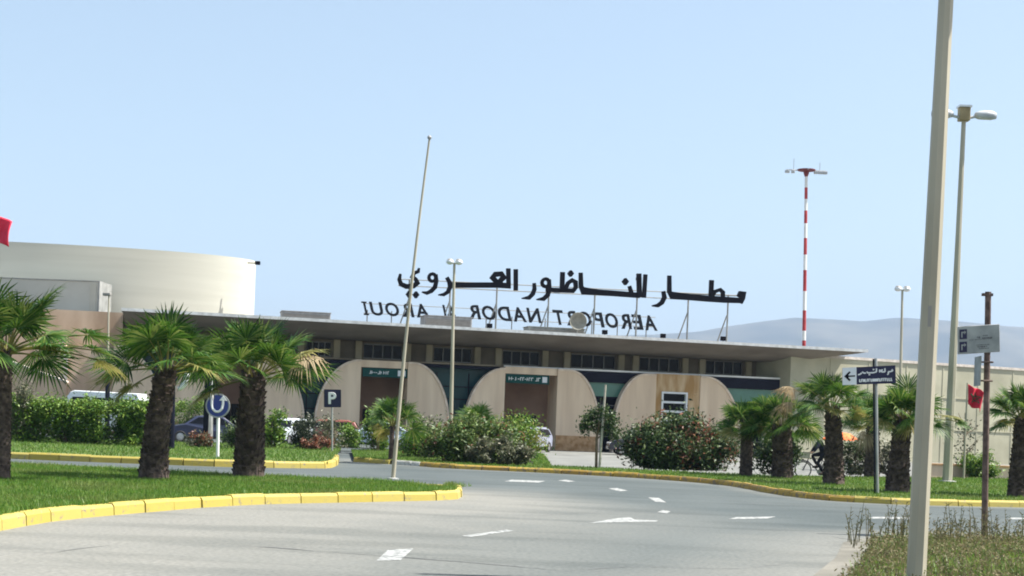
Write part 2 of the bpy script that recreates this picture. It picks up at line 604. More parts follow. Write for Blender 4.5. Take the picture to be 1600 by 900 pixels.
B_front = [xy(G(x, y)) for x, y in [(-220, 706), (20, 717), (210, 724.5), (365, 730), (505, 732)]]
B_nose = [xy(G(518, 731)), xy(G(527, 727)), xy(G(530, 720))]
B_back = [xy(G(533, 708)), xy(G(530, 700.5)), xy(G(275, 698)), xy(G(0, 688)), xy(G(-230, 680))]
B_path = spline(B_front + B_nose, 5)
B_full = B_path + B_back
H_B = .22
kerb('kerb_verge', B_path, H_B, .2, M['kerb_y'], 1, 1.0, 5)
kerb('kerb_verge_back', [B_back[0], B_back[1], B_back[2], B_back[3]], .16, .16, M['kerb_w'], 1, 1.0, 6)
B_in = inset(B_path, .12, 1) + B_back
g = MB(); g.add([(p[0], p[1], H_B - .02) for p in B_in], [tuple(range(len(B_in)))])
struct(g.build('lawn_verge', M['grass']))

C_w = [(548, 717), (552, 721.5), (580, 723.5), (612, 725.5), (655, 728.5)]
C_o = [(655, 728.5), (700, 732), (831, 738), (962, 745), (1050, 751), (1137, 759), (1203, 771), (1269, 780), (1334, 785)]
C_y = [(1334, 785), (1423, 789), (1600, 793), (1800, 797)]
C_all = spline([xy(G(*p)) for p in C_w + C_o[1:] + C_y[1:]], 6)
iw = 6 * 3; io = 6 * (len(C_w) - 1 + len(C_o) - 1)
H_C = .17
kerb('kerb_garden_entry', C_all[6:iw + 1], H_C, .18, M['kerb_y'], 1, 1.0, 8)
kerb('kerb_garden_white', C_all[iw:6 * (len(C_w) - 1) + 1], H_C, .18, M['kerb_w'], 1, 1.0, 9)
kerb('kerb_garden', C_all[6 * (len(C_w) - 1):io + 1], H_C, .18, M['kerb_y_shade'], 1, 1.0, 10)
kerb('kerb_garden_front', C_all[io:], H_C, .18, M['kerb_y'], 1, 1.0, 11)
C_back = [xy(G(x, y, H_C)) for x, y in [(1800, 750), (1480, 746), (1340, 744), (1200, 742), (1080, 737), (960, 731), (862, 727), (850, 709), (700, 703), (548, 702)]]
C_in = inset(C_all, .1, 1) + C_back
g = MB(); g.add([(p[0], p[1], H_C - .02) for p in C_in], [tuple(range(len(C_in)))])
struct(g.build('lawn_garden', M['grass']))

# ---- road sheet with dust along the kerbs
x0, x1, y0, y1, st = -46, 50, 6, 82, .5
xs = np.arange(x0, x1 + .01, st); ys = np.arange(y0, y1 + .01, st)
X, Y = np.meshgrid(xs, ys)
nx, ny = len(xs), len(ys)
co = np.column_stack([X.ravel(), Y.ravel(), np.zeros(X.size)])


def pathdist(px, py, path):
    d = np.full(px.shape, 1e9)
    for a, b in zip(path[:-1], path[1:]):
        ax, ay = a; bx, by = b
        dx, dy = bx - ax, by - ay
        L2 = dx * dx + dy * dy + 1e-9
        t = np.clip(((px - ax) * dx + (py - ay) * dy) / L2, 0, 1)
        d = np.minimum(d, np.hypot(px - ax - t * dx, py - ay - t * dy))
    return d


verge_edge = [xy(G(x, y)) for x, y in [(1190, 1000), (1262, 908), (1306, 872), (1318, 848), (1360, 840), (1480, 841), (1600, 843), (1800, 848)]]
dA = pathdist(co[:, 0], co[:, 1], A_front[:8])
dN = pathdist(co[:, 0], co[:, 1], A_front[7:] + A_nose)
dV = pathdist(co[:, 0], co[:, 1], verge_edge)
dC = pathdist(co[:, 0], co[:, 1], C_all)
dust = np.clip(1.3 - dA / 8.5, 0, 1) + .8 * np.clip(1 - dN / 4.0, 0, 1) + .8 * np.clip(1 - dV / 2.5, 0, 1) + .5 * np.clip(1 - dC / 1.0, 0, 1)
dust = np.clip(dust, 0, 1)
me = bpy.data.meshes.new('road')
idx = np.arange(nx * ny).reshape(ny, nx)
f = np.stack([idx[:-1, :-1], idx[:-1, 1:], idx[1:, 1:], idx[1:, :-1]], -1).reshape(-1, 4)
me.from_pydata(co.tolist(), [], f.tolist())
at = me.attributes.new('dust', 'FLOAT', 'POINT')
at.data.foreach_set('value', dust.astype(np.float32))
me.materials.append(M['asphalt'])
road = bpy.data.objects.new('road', me); COL.objects.link(road); struct(road)

# pale forecourt behind the gardens
fc = [xy(G(845, 731, 0)), xy(G(960, 734)), xy(G(1200, 746)), xy(G(1480, 750)), xy(G(1900, 756)), (80, 130), (-20, 130), xy(G(845, 700))]
g = MB(); g.add([(p[0], p[1], .006) for p in fc], [tuple(range(len(fc)))])
struct(g.build('forecourt_pavement', M['concrete']))
g = MB(); g.add([(-70, 78, .010), (-.5, 78, .010), (-.5, 96, .010), (-70, 96, .010)], [(0, 1, 2, 3)])
struct(g.build('parking_road', M['asphalt']))

# ---- painted markings and cracks
marks = [
    [(588, 876), (606, 859), (646, 857), (626, 875)],
    [(722, 837), (792, 827.5), (803, 829), (735, 839)],
    [(919, 817), (966, 809.5), (985, 808), (992, 812), (1028, 813), (1026, 815), (975, 815.5)],
    [(1138, 811), (1150, 808), (1212, 807), (1200, 810)],
    [(1356, 810), (1364, 807.5), (1422, 808), (1420, 811)],
    [(1575, 811), (1580, 808.5), (1640, 810), (1638, 812.5)],
    [(1013, 777), (1030, 778), (1041, 785), (1024, 784)],
    [(1027, 800), (1036, 797), (1048, 799), (1042, 802)],
    [(950, 763), (964, 762.5), (981, 766.5), (968, 767.5)],
    [(788, 752), (800, 749.5), (852, 751.5), (842, 754)],
    [(872, 750.5), (884, 749.5), (899, 752), (888, 753)],
]
for q in marks:
    g = MB()
    pp = [G(x, y, .004) for x, y in q]
    g.add([tuple(p) for p in pp], [tuple(range(len(pp)))])
    struct(g.build('road_marking', M['white_line']))


def strip(name, px, w, m, z=.005, sd=1):
    rd = random.Random(sd)
    pts = resample(spline([xy(G(*p)) for p in px], 6), .25)
    nn = normals(pts, 1)
    vs = []; fs = []
    for i, (p, n) in enumerate(zip(pts, nn)):
        ww = w * rd.uniform(.25, 1.0) * min(1, i / 3 + .15, (len(pts) - 1 - i) / 3 + .15)
        j = n * rd.uniform(-.02, .02)
        vs += [(*(p + n * ww + j), z), (*(p - n * ww + j), z)]
        if i:
            fs.append((2 * i - 2, 2 * i - 1, 2 * i + 1, 2 * i))
    g = MB(); g.add(vs, fs)
    return struct(g.build(name, m))


strip('road_crack', [(372, 853), (430, 856), (500, 862)], .05, M['tar'], sd=2)
strip('road_crack', [(505, 862), (640, 872), (790, 884), (880, 892)], .025, M['tar'], sd=3)
strip('road_crack', [(1303, 839), (1345, 846), (1385, 848), (1430, 848)], .06, M['tar'], sd=4)
strip('road_crack', [(1180, 828), (1260, 830)], .02, M['tar'], sd=5)
strip('road_crack', [(300, 820), (330, 818)], .02, M['tar'], sd=6)
strip('road_crack', [(1320, 806), (1354, 808)], .02, M['tar'], sd=7)

# further fine cracks in the old surface
for k, c_ in enumerate([[(880, 893), (1000, 886), (1150, 889), (1230, 880)], [(700, 800), (820, 806), (960, 800), (1080, 803)], [(60, 868), (120, 858), (180, 852)], [(1060, 770), (1150, 783), (1200, 791)]]):
    strip('road_crack', c_, .012, M['tar'], sd=20 + k)

# verge at the right with dry weeds
vp = [(p[0], p[1]) for p in verge_edge] + [(30, 33), (30, 10), (6, 10)]
g = MB(); g.add([(p[0], p[1], .012) for p in vp], [tuple(range(len(vp)))])
struct(g.build('verge_soil', M['soil']))

# grass blades
pts = scatter(A_in, 90000)
blades('lawn_grass', pts, H_A - .03, .035, .10, .012, M['blade'])
# ragged grass along the kerb edge
edge = np.array(resample(A_path, .03)); nn = np.array(normals(resample(A_path, .03), 1))
e2 = np.repeat(edge, 5, 0) + np.repeat(nn, 5, 0) * rng.uniform(.13, .42, (len(edge) * 5, 1))
e2 = e2[rng.random(len(e2)) < (.35 + .65 * (np.sin(e2[:, 0] * 2.3) * np.sin(e2[:, 1] * 3.1 + 1) > -.1))]
blades('kerb_grass', e2, H_A - .03, .07, .15, .011, M['blade'], lean=.9)
pts = scatter(B_in, 26000)
blades('verge_grass', pts, H_B - .03, .04, .13, .02, M['blade'])
pts = scatter(C_in, 60000)
blades('garden_grass', pts, H_C - .03, .04, .11, .018, M['blade'])
edge = np.array(resample(C_all, .05)); nn = np.array(normals(resample(C_all, .05), 1))
e2 = np.repeat(edge, 4, 0) + np.repeat(nn, 4, 0) * rng.uniform(.12, .4, (len(edge) * 4, 1))
blades('garden_edge_grass', e2, H_C - .03, .06, .14, .016, M['blade'], lean=.9)

# dry weeds on the verge: short tangle, tufts and tall stems
vin = inset(verge_edge, .45, -1) + [(24, 33), (22, 14), (9, 14)]
vin = [p for p in vin]
pts = scatter(vin, 30000, 31)
clump = np.sin(pts[:, 0] * 1.9 + 1) * np.sin(pts[:, 1] * 1.3) + .6 * np.sin(pts[:, 0] * 4.7 + pts[:, 1] * 3.1)
pts = pts[rng.random(len(pts)) < np.clip(.55 + .5 * clump, .12, 1)]
blades('dry_weeds', pts, .0, .05, .20, .010, M['drygrass'], lean=1.0)
pts = scatter(vin, 9000, 31)
blades('green_weeds', pts, .0, .06, .22, .016, M['blade'], lean=1.0)
n = 46000
pts = scatter(vin, n, 31)
cl_ = np.sin(pts[:, 0] * 2.1 + 1.3 * np.sin(pts[:, 1] * .9)) * np.sin(pts[:, 1] * 1.7 + pts[:, 0]) + .5 * np.sin(pts[:, 0] * 5.3 + pts[:, 1] * 4.1)
hgt = rng.uniform(.02, .29, n) * np.clip(.55 + .75 * cl_, .12, 1.5)
c = np.column_stack([pts, hgt])
u = rng.normal(size=(n, 3)); u /= np.linalg.norm(u, axis=1)[:, None]
w = np.cross(u, rng.normal(size=(n, 3))); w /= np.linalg.norm(w, axis=1)[:, None]
v = np.stack([c - u * .028, c + w * .012, c + u * .028, c - w * .012], 1)
o = npmesh('weed_leaves', v, 4, M['drygrass']); o['kind'] = 'stuff'
st_px = rng.uniform(1330, 1640, 130)
sp = np.array([xy(G(x, 846 + rng.random() * 12)) for x in st_px])
sp[:, 0] += np.sin(sp[:, 0] * 5) * .1
hh = rng.uniform(.3, .75, len(sp)); 
mb = MB()
for (x, y), h in zip(sp, hh):
    dx, dy = rng.uniform(-.12, .12, 2)
    mb.tube([(x, y, 0), (x + dx * .4, y + dy * .4, h * .6), (x + dx, y + dy, h)], [.007, .006, .003], 4)
    for k in range(7):
        zz = h * rng.uniform(.45, 1); t = zz / h
        a = rng.uniform(0, 6.28); l = rng.uniform(.03, .08)
        b0 = Vector((x + dx * t, y + dy * t, zz))
        tip = b0 + Vector((math.cos(a) * l, math.sin(a) * l, l * .8))
        mb.add([b0, b0 + Vector((0, 0, .02)), tip], [(0, 1, 2)])
o = mb.build('tall_weeds', M['drygrass']); o['kind'] = 'stuff'

# ---- hills
ridge = [(-1200, 560), (-600, 545), (-100, 530), (300, 515), (700, 520), (960, 524), (1020, 523), (1090, 518), (1140, 509), (1190, 502), (1240, 496), (1300, 499), (1345, 502), (1400, 496), (1440, 499), (1500, 503), (1560, 509), (1600, 511), (1800, 520), (2200, 540)]
YH = 5600.0
prof = []
for x, y in ridge:
    p = P(x, y, YH)
    prof.append((p.x, max(60, p.z)))
px_, pz_ = zip(*prof)
nx_, ny_ = 240, 40
vs = []; fs = []
for j in range(ny_ + 1):
    t = j / ny_
    yy = YH - 1300 + 2600 * t
    for i in range(nx_ + 1):
        xx = px_[0] + (px_[-1] - px_[0]) * i / nx_
        xr = xx * YH / max(yy, 1) if False else xx
        h = np.interp(xr, px_, pz_)
        e = (yy - YH) / 1300.0
        shape = max(0, 1 - abs(e) ** 1.6)
        gully = .10 * math.sin(xx * .011 + 3 * math.sin(xx * .003)) * (1 - shape) * shape * 4 * .5
        z = h * (shape * (1 + gully)) + 4 * math.sin(xx * .05) * math.sin(yy * .03) * shape * (1 - shape)
        vs.append((xx, yy, z - 1))
for j in range(ny_):
    for i in range(nx_):
        a = j * (nx_ + 1) + i
        fs.append((a, a + 1, a + nx_ + 2, a + nx_ + 1))
g = MB(); g.add(vs, fs)
struct(g.build('hills', M['hill'], smooth=True))
# ------------------------------------------------------------------ terminal building
TH = R(12)
TC, TS = math.cos(TH), math.sin(TH)
T0 = P(900, 705, 99.0); T0.z = 0
TN = Vector((TS, -TC, 0))           # outward
TD = Vector((TC, TS, 0))            # along the facade, to the right


def FP(x, y, d=0.0):
    """(s, z) where the photo's point lies on the facade plane moved d towards the road"""
    r = ray(x, y)
    t = (d - (CAM - T0).dot(TN)) / r.dot(TN)
    q = CAM + r * t
    return ((q - T0).dot(TD), q.z)


def TW(s, d, z=0.0):
    return T0 + TD * s + TN * d + Vector((0, 0, z))


term = thing('terminal_building', 'long rose beige airport terminal with round arched panels under a flat overhanging roof', 'building', tuple(T0), TH)


def bx(mb, s0, s1, d0, d1, z0, z1, mi=0):
    mb.box(min(s0, s1), max(s0, s1), -max(d0, d1), -min(d0, d1), z0, z1, mi)


def quarter(xb, xt, yt, xa=None):
    """one quarter-round panel: outer foot at photo x = xb, straight edge at xt, top at yt"""
    st, zt = FP(xt, yt, 0); sb, _ = FP(xb, 690, 0)
    sa_ = FP(xa, yt, 0)[0] if xa else st      # the top runs level from the straight edge to sa_, then curves down
    zs = 1.15
    arc = [(sa_ + (sb - sa_) * math.sin(a), zs + (zt - zs) * math.cos(a)) for a in [math.pi / 2 * k / 18 for k in range(19)]]
    if xa: arc = [(st, zt)] + arc
    poly = [(st, 0)] + arc + [(sb, 0)]
    mb = MB(); mb.prism(poly, 0, .55)
    p = mb.build('arch_panel', M['cream'], term)
    # raised rim along the curve
    wr = .10
    inn = [(sa_ + (sb - sa_) * math.sin(a) * (1 - wr / abs(sb - sa_)), zs + (zt - zs - wr) * math.cos(a)) for a in [math.pi / 2 * k / 18 for k in range(19)]]
    if xa: inn = [(st, zt - wr)] + inn
    rim = MB()
    vs = []
    arc2 = arc + [(sb, 0)]; inn2 = inn + [(inn[-1][0], 0)]
    n = len(arc2)
    sg = 1 if sb > st else -1
    for y in (-.07, .6):
        vs += [(a[0] + .02 * sg, y, a[1] + .02) for a in arc2] + [(b[0], y, b[1]) for b in inn2]
    fs = []
    for i in range(n - 1):
        fs += [(i, i + 1, n + i + 1, n + i), (2 * n + i, 3 * n + i, 3 * n + i + 1, 2 * n + i + 1),
               (i, 2 * n + i, 2 * n + i + 1, i + 1), (n + i, n + i + 1, 3 * n + i + 1, 3 * n + i)]
    rim.add(vs, fs)
    rim.build('panel_rim', M['ribs'], p)
    pl = MB(); bx(pl, st, sb + (sb - st) * 0.0 - .2 * sg, .0, .09, 0, .98)
    pl.build('plinth', M['plinth'], p)
    # fine vertical joint lines in the render
    return st, sb, zt


mods = [(6, 104, 178, 250, 533, 538), (264, 330, 402, 474, 549, 553), (490, 565, 638, 701, 562, 566),
        (724, 790, 872, 936, 575, 577), (957, 1026, 1095, 1156, 585, 588), (1197, 1262, 1290, 1340, 600, 602)]
Q = []
for i, (a, b, c, d, y0_, y1_) in enumerate(mods):
    l = quarter(a, b, y0_, 1010 if i == 4 else None)
    r_ = quarter(d, c, y1_, {2: 646, 3: 891, 4: 1103}.get(i)) if i < 5 else (FP(1300, 602)[0], FP(1300, 602)[0], l[2])
    Q.append((l, r_))
ZT = sum(q[0][2] for q in Q[1:5]) / 4       # height of the arches
# portals between the two halves of an arch
for i, (l, r_) in enumerate(Q[:5]):
    s0, s1 = l[0], r_[0]
    if i in (0, 4):                       # flush stained bay with a window
        mb = MB()
        m_ = M['stain'] if i == 4 else M['peach']
        if i == 4:
            w0, zb0 = FP(1034, 657, 0); w1, zt0 = FP(1073, 615, 0)
            bx(mb, s0 + .01, w0, -.5, -.06, 0, ZT); bx(mb, w1, s1 - .01, -.5, -.06, 0, ZT)
            bx(mb, w0, w1, -.5, -.06, zt0, ZT); bx(mb, w0, w1, -.5, -.06, 0, zb0)
            mb.build('bay_wall', m_, term)
            fr = MB()
            e = .07
            bx(fr, w0 - e, w0 + .05, -.3, .04, zb0 - e, zt0 + e); bx(fr, w1 - .05, w1 + e, -.3, .04, zb0 - e, zt0 + e)
            bx(fr, w0 + .05, w1 - .05, -.3, .04, zt0 - .05, zt0 + e); bx(fr, w0 + .05, w1 - .05, -.3, .04, zb0 - e, zb0 + .05)
            for k in (1, 2):
                zz = zb0 + (zt0 - zb0) * k / 3
                bx(fr, w0 + .05, w1 - .05, -.25, -.08, zz - .07, zz + .07)
            w = fr.build('window', M['lens'], term)
            gl = MB(); bx(gl, w0 + .04, w1 - .04, -.42, -.36, zb0, zt0)
            gl.build('pane', M['glass'], w)
        else:
            bx(mb, s0 + .01, s1 - .01, -.5, -.06, 0, ZT)
            mb.build('bay_wall', m_, term)
            tr = MB(); bx(tr, s0 - .12, s0 + .12, .0, .12, 1.2, ZT - .1)
            tr.build('bay_trim', M['rim'], term)
    else:
        mb = MB()
        bx(mb, s0 - .3, s1 + .3, -2.9, -2.7, 0, ZT - .1)
        mb.build('portal_wall', M['portal'], term)
        mb = MB(); bx(mb, s0 + .01, s1 - .01, -.5, -.12, ZT - .42, ZT + .02)
        mb.build('lintel', M['cream'], term)
        for ss in (s0, s1):
            mb = MB(); sg = -1 if ss == s0 else 1
            bx(mb, ss + sg * .02, ss + sg * .3, -2.7, -.57, 0, ZT - .2)
            mb.build('portal_side', M['cream'], term)
        dr = MB()
        mid = (s0 + s1) / 2
        for k in (-1, 0):
            bx(dr, mid + k * 1.0 + .02, mid + k * 1.0 + .98, -2.69, -2.62, .05, 2.2)
        dr.build('door', M['glass'], term)
# bays of glass between the arches
for i in range(5):
    a = Q[i][1]; b = Q[i + 1][0]
    s0, s1 = a[0], b[0]
    dark = i >= 3
    gl = MB()
    bx(gl, s0 + .2, s1 - .2, -1.55, -1.5, 0, ZT)
    p = gl.build('glazing', M['bluedark'] if dark else M['teal'], term)
    mu = MB()
    n = 6
    for k in range(1, n):
        ss = s0 + (s1 - s0) * k / n
        bx(mu, ss - .03, ss + .03, -1.49, -1.42, 0, ZT - .5)
    for z in (1.0, 2.1, 3.05, 3.85):
        bx(mu, s0 + .2, s1 - .2, -1.488, -1.44, z - .03, z + .03)
    mu.build('mullions', M['bluedark'] if not dark else M['frame'], p)
    fa = MB(); bx(fa, s0 + .25, s1 - .25, -.75, -.6, ZT - (.72 if dark else .22), ZT - .03)
    fa.build('fascia', M['bluedark'], term)
    if dark:
        gb = MB(); bx(gb, s0 + .6, s1 - .6, -.9, -.82, ZT - 1.62, ZT - .73)
        gb.build('green_glass_band', M['greenglass'], term)
        br = MB(); bx(br, s0 + .6, s1 - .6, -.92, -.78, ZT - 1.72, ZT - 1.63)
        br.build('band_rail', M['bluedark'], term)
sl, sr = FP(104, 560)[0], FP(1300, 600)[0]
mb = MB(); bx(mb, Q[3][0][0], sr, -3.3, -.58, ZT, ZT + .11)
mb.build('ledge', M['white'], term)
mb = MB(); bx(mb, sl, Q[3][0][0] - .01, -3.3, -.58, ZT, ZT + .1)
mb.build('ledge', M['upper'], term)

# upper storey, set back
D2 = -3.2
zb = (FP(600, 563, D2)[1] + FP(930, 576, D2)[1] + FP(1130, 584, D2)[1]) / 3
zt = (FP(600, 540, D2)[1] + FP(930, 553, D2)[1] + FP(1130, 563, D2)[1]) / 3
zroof = (FP(520, 523, D2)[1] + FP(1000, 545, D2)[1]) / 2
sL, sR = FP(192, 520, D2)[0], FP(1270, 570, D2)[0]
wins = [(205, 250), (290, 340), (375, 425), (478, 517), (568, 628), (678, 737), (786, 843), (893, 962), (1000, 1062), (1104, 1161)]
ws = [(FP(a, 555, D2)[0], FP(b, 555, D2)[0]) for a, b in wins]
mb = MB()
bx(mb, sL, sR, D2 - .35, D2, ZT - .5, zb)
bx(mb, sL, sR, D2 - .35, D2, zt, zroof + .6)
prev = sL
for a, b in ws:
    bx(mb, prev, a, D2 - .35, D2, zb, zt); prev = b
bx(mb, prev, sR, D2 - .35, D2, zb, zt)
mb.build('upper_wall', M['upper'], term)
for a, b in ws:
    fr = MB()
    e = .06
    n = 4
    for k in range(n + 1):
        ss = a + (b - a) * k / n
        bx(fr, max(a, ss - e / 2), min(b, ss + e / 2), D2 - .24, D2 - .14, zb, zt)
    for k in range(n):
        s_0 = a + (b - a) * k / n + e / 2; s_1 = a + (b - a) * (k + 1) / n - e / 2
        bx(fr, s_0, s_1, D2 - .235, D2 - .145, zb, zb + e); bx(fr, s_0, s_1, D2 - .235, D2 - .145, zt - e, zt)
    w = fr.build('window', M['frame'], term)
    gl = MB(); bx(gl, a, b, D2 - .31, D2 - .27, zb, zt)
    gl.build('pane', M['glass'], w)
for a, b in ws:
    for ss in (a - .35, b + .35):
        pm = MB(); bx(pm, ss - .2, ss + .2, D2, D2 + .3, ZT + .12, zroof + .3)
        pm.build('pilaster', M['pilaster'], term)

# the roof: a thin white edge and a soffit that swells towards the wall
DE = 2.6
rl, zl = FP(190, 481.5, DE); rr, zr = FP(1356, 547, DE)
ZR = (zl + zr) / 2; TILT = (zr - zl) / (rr - rl)


def zrf(s):
    return zl + TILT * (s - rl)


rings = [(0, 0.0), (0, -.13), (.35, -.22), (1.3, -.42), (2.8, -.72), (4.2, -.9)]
DB = -22.0
vs = []
for ins, dz in rings:
    for s, d in ((rl + min(ins, .5) * .2, DE - ins), (rr - ins * 1.15, DE - ins), (rr - ins * 1.15, DB + ins * .3), (rl + min(ins, .5) * .2, DB + ins * .3)):
        vs.append((s, -d, zrf(s) + dz))
rf = MB()
fs = [(0, 1, 2, 3)]
n = len(rings)
for i in range(1, n - 1):
    for k in range(4):
        k2 = (k + 1) % 4
        fs.append((i * 4 + k, i * 4 + k2, (i + 1) * 4 + k2, (i + 1) * 4 + k))
fs.append(tuple((n - 1) * 4 + k for k in (3, 2, 1, 0)))
rf.add(vs, [fs[0]] + fs[1:])
roof = rf.build('roof', M['roofs'], term)
ed = MB()
vs2 = []
for dz, o in ((.03, .02), (-.15, .02)):
    for s, d in ((rl - .02, DE + o), (rr + .02, DE + o), (rr + .02, DB - o), (rl - .02, DB - o)):
        vs2.append((s, -d, zrf(s) + dz))
vi = []
for dz in (.03, -.15):
    for s, d in ((rl + .2, DE - .2), (rr - .2, DE - .2), (rr - .2, DB + .2), (rl + .2, DB + .2)):
        vi.append((s, -d, zrf(s) + dz))
ed.add(vs2 + vi, [(k, (k + 1) % 4, 4 + (k + 1) % 4, 4 + k) for k in range(4)]
       + [(k, (k + 1) % 4, 8 + (k + 1) % 4, 8 + k) for k in range(4)]
       + [(4 + k, 4 + (k + 1) % 4, 12 + (k + 1) % 4, 12 + k) for k in range(4)])
ed.build('roof_edge', M['roofedge'], roof)
# end wall, back and dark body of the building so that it is solid from the side
mb = MB(); bx(mb, FP(1290, 600)[0] - .3, FP(1290, 600)[0] + 0.0, -20, -.56, 0, zroof + .3)
bx(mb, FP(1262, 600)[0] + .02, FP(1290, 600)[0], -.5, -.04, 0, ZT + .3)
mb.build('end_wall', M['beige'], term)
mb = MB(); bx(mb, sL, FP(1290, 600)[0] - .31, -20, -19.7, 0, zroof + .3)
mb.build('back_wall', M['beige'], term)
mb = MB()
p0 = FP(-70, 560, -1.7)[0]; p1 = FP(190, 560, -1.7)[0]
bx(mb, p0, p1, -8, -1.7, 0, FP(120, 485, -1.7)[1])
mb.build('side_wing', M['peach'], term)

# ------------------------------------------------------------------ signs over the doors
def glyph_row(mb, s0, s1, z0, z1, d, seed, dens=1.0, mi=0):
    """row of small unreadable lettering, a little proud of its board"""
    rd = random.Random(seed)
    s = s0
    h = z1 - z0
    while s < s1 - h * .5:
        w = h * rd.uniform(.35, .75)
        t = h * .2
        k = rd.random()
        if k < .3:
            bx(mb, s, s + t, d, d + .012, z0, z1, mi); bx(mb, s + t, s + w, d, d + .0115, z1 - t, z1, mi)
        elif k < .6:
            bx(mb, s, s + w, d, d + .012, z0, z0 + t, mi); bx(mb, s + w - t, s + w, d, d + .0115, z0 + t, z1, mi)
        elif k < .8:
            bx(mb, s, s + t, d, d + .012, z0, z1, mi); bx(mb, s + t, s + w, d, d + .0115, (z0 + z1) / 2 - t / 2, (z0 + z1) / 2 + t / 2, mi)
        else:
            bx(mb, s, s + w, d, d + .012, z0 + h * .35, z0 + h * .35 + t, mi)
        s += w + h * (.18 if rd.random() < .8 else .5)


for (xa, ya, xb, yb, lab, seed, tx0, tx1, white) in [
        (566, 574, 638, 588, 'green board over the portal behind the leaning flagpole', 3, .15, .62, (.78, .95)),
        (790, 584, 859, 598, 'green board with a white square over the portal next to the ochre plinth', 5, .06, .66, (.84, .95))]:
    s0, z1 = FP(xa, ya, -.15); s1, _ = FP(xb, ya, -.15); _, z0 = FP(xa, yb, -.15)
    s0 += .03; s1 -= .03
    b = thing('entrance_sign', lab, 'sign', tuple(TW(s0, 0, z0)), TH, 'green signs over the portals')
    w = s1 - s0; h = z1 - z0
    mb = MB(); mb.box(0, w, .10, .22, 0, h); mb.build('board', M['signgreen'], b)
    mb = MB()
    glyph_row(mb, w * tx0, w * tx1, h * .32, h * .68, -.10, seed)
    if seed == 5:
        glyph_row(mb, w * .68, w * .80, h * .3, h * .7, -.10, 9)
    mb.build('lettering', M['white'], b)
    mb = MB(); mb.box(w * white[0], w * white[1], .085, .099, h * .18, h * .82)
    mb.build('pictogram', M['lens'], b)

# ------------------------------------------------------------------ big letters on the roof
SD = -4.0
sgn = thing('rooftop_sign', 'black Arabic airport name in big letters on posts along the terminal roof', 'sign', tuple(T0), TH)


def k4(X, Y):
    return (540 + X / 4.444, 380 + Y / 4.444)


def k5(X, Y):
    return (840 + X / 4.444, 380 + Y / 4.444)


def strokes(name, parts, kk, m, parent, dp, thick, closed=()):
    """letters drawn as broad strokes on the sign's own upright plane, then given depth"""
    mb = MB()
    for i, (pts, wd) in enumerate(parts):
        q = [FP(*kk(*p), dp) for p in pts]
        q = [np.array(p) for p in q]
        ws_ = wd if hasattr(wd, '__len__') else [wd] * len(q)
        sc = np.linalg.norm(np.array(FP(*kk(10, 0), dp)) - np.array(FP(*kk(0, 0), dp))) / 10
        nn = []
        for j in range(len(q)):
            a = q[max(j - 1, 0)]; c = q[min(j + 1, len(q) - 1)]
            d = c - a; d = d / (np.linalg.norm(d) + 1e-9)
            nv = np.array((-d[1], d[0]))
            if 0 < j < len(q) - 1:
                d0 = q[j] - a; d0 = d0 / np.linalg.norm(d0)
                cosv = abs(np.dot(nv, np.array((-d0[1], d0[0]))))
                nv = nv / max(cosv, .6)
            nn.append(nv)
        o = i * .012
        vs = []
        for j in range(len(q)):
            for sg, yy in ((1, 0), (-1, 0), (-1, 1), (1, 1)):
                pp = q[j] + nn[j] * sg * ws_[j] * sc / 2
                vs.append((pp[0], -dp + (yy * (thick + o) - o * .5), pp[1]))
        fs = [(0, 1, 2, 3), tuple(4 * (len(q) - 1) + k for k in (3, 2, 1, 0))]
        for j in range(len(q) - 1):
            for k in range(4):
                k2 = (k + 1) % 4
                fs.append((4 * j + k, 4 * j + k2, 4 * j + 4 + k2, 4 * j + 4 + k))
        mb.add(vs, fs)
    return mb.build(name, m, parent)


def ring(cx, cy, rx, ry, n=12, a0=0, a1=360):
    return [(cx + rx * math.cos(R(a0 + (a1 - a0) * k / n)), cy + ry * math.sin(R(a0 + (a1 - a0) * k / n))) for k in range(n + 1)]


def dia(x, y, r):
    return ([(x, y - r), (x, y), (x, y + r)], [r * .5, r * 2.0, r * .5])


LT = .22
Bk = M['black']
# word 3 (left): ain group, waw, yeh
strokes('letter', [([(1184, 180), (1184, 328)], 30)], k4, Bk, sgn, SD, LT)
strokes('letter', [([(1132, 174), (1134, 312)], 30), ([(1148, 296), (1060, 290), (900, 290), (740, 290), (722, 284)], 38),
                   ([(1095, 292), (1045, 262), (1022, 238), (1040, 216), (1085, 212), (1100, 236), (1075, 262), (1045, 286)], 34),
                   ([(704, 236), (722, 268), (728, 302), (712, 338), (684, 356), (646, 358)], [24, 28, 30, 28, 24, 8])], k4, Bk, sgn, SD, LT)
strokes('letter', [(ring(604, 238, 24, 26, 12, 0, 360), 22), ([(628, 215), (632, 262), (622, 305), (596, 332), (566, 346), (532, 338)], [24, 28, 30, 30, 24, 8])], k4, Bk, sgn, SD, LT)
strokes('letter', [([(512, 172), (506, 196), (478, 206), (464, 232), (490, 252), (500, 274), (476, 296), (424, 300), (386, 284), (374, 250), (382, 212)],
                   [14, 22, 26, 26, 26, 30, 32, 34, 30, 26, 16]), dia(442, 354, 24), dia(490, 358, 24)], k4, Bk, sgn, SD, LT)
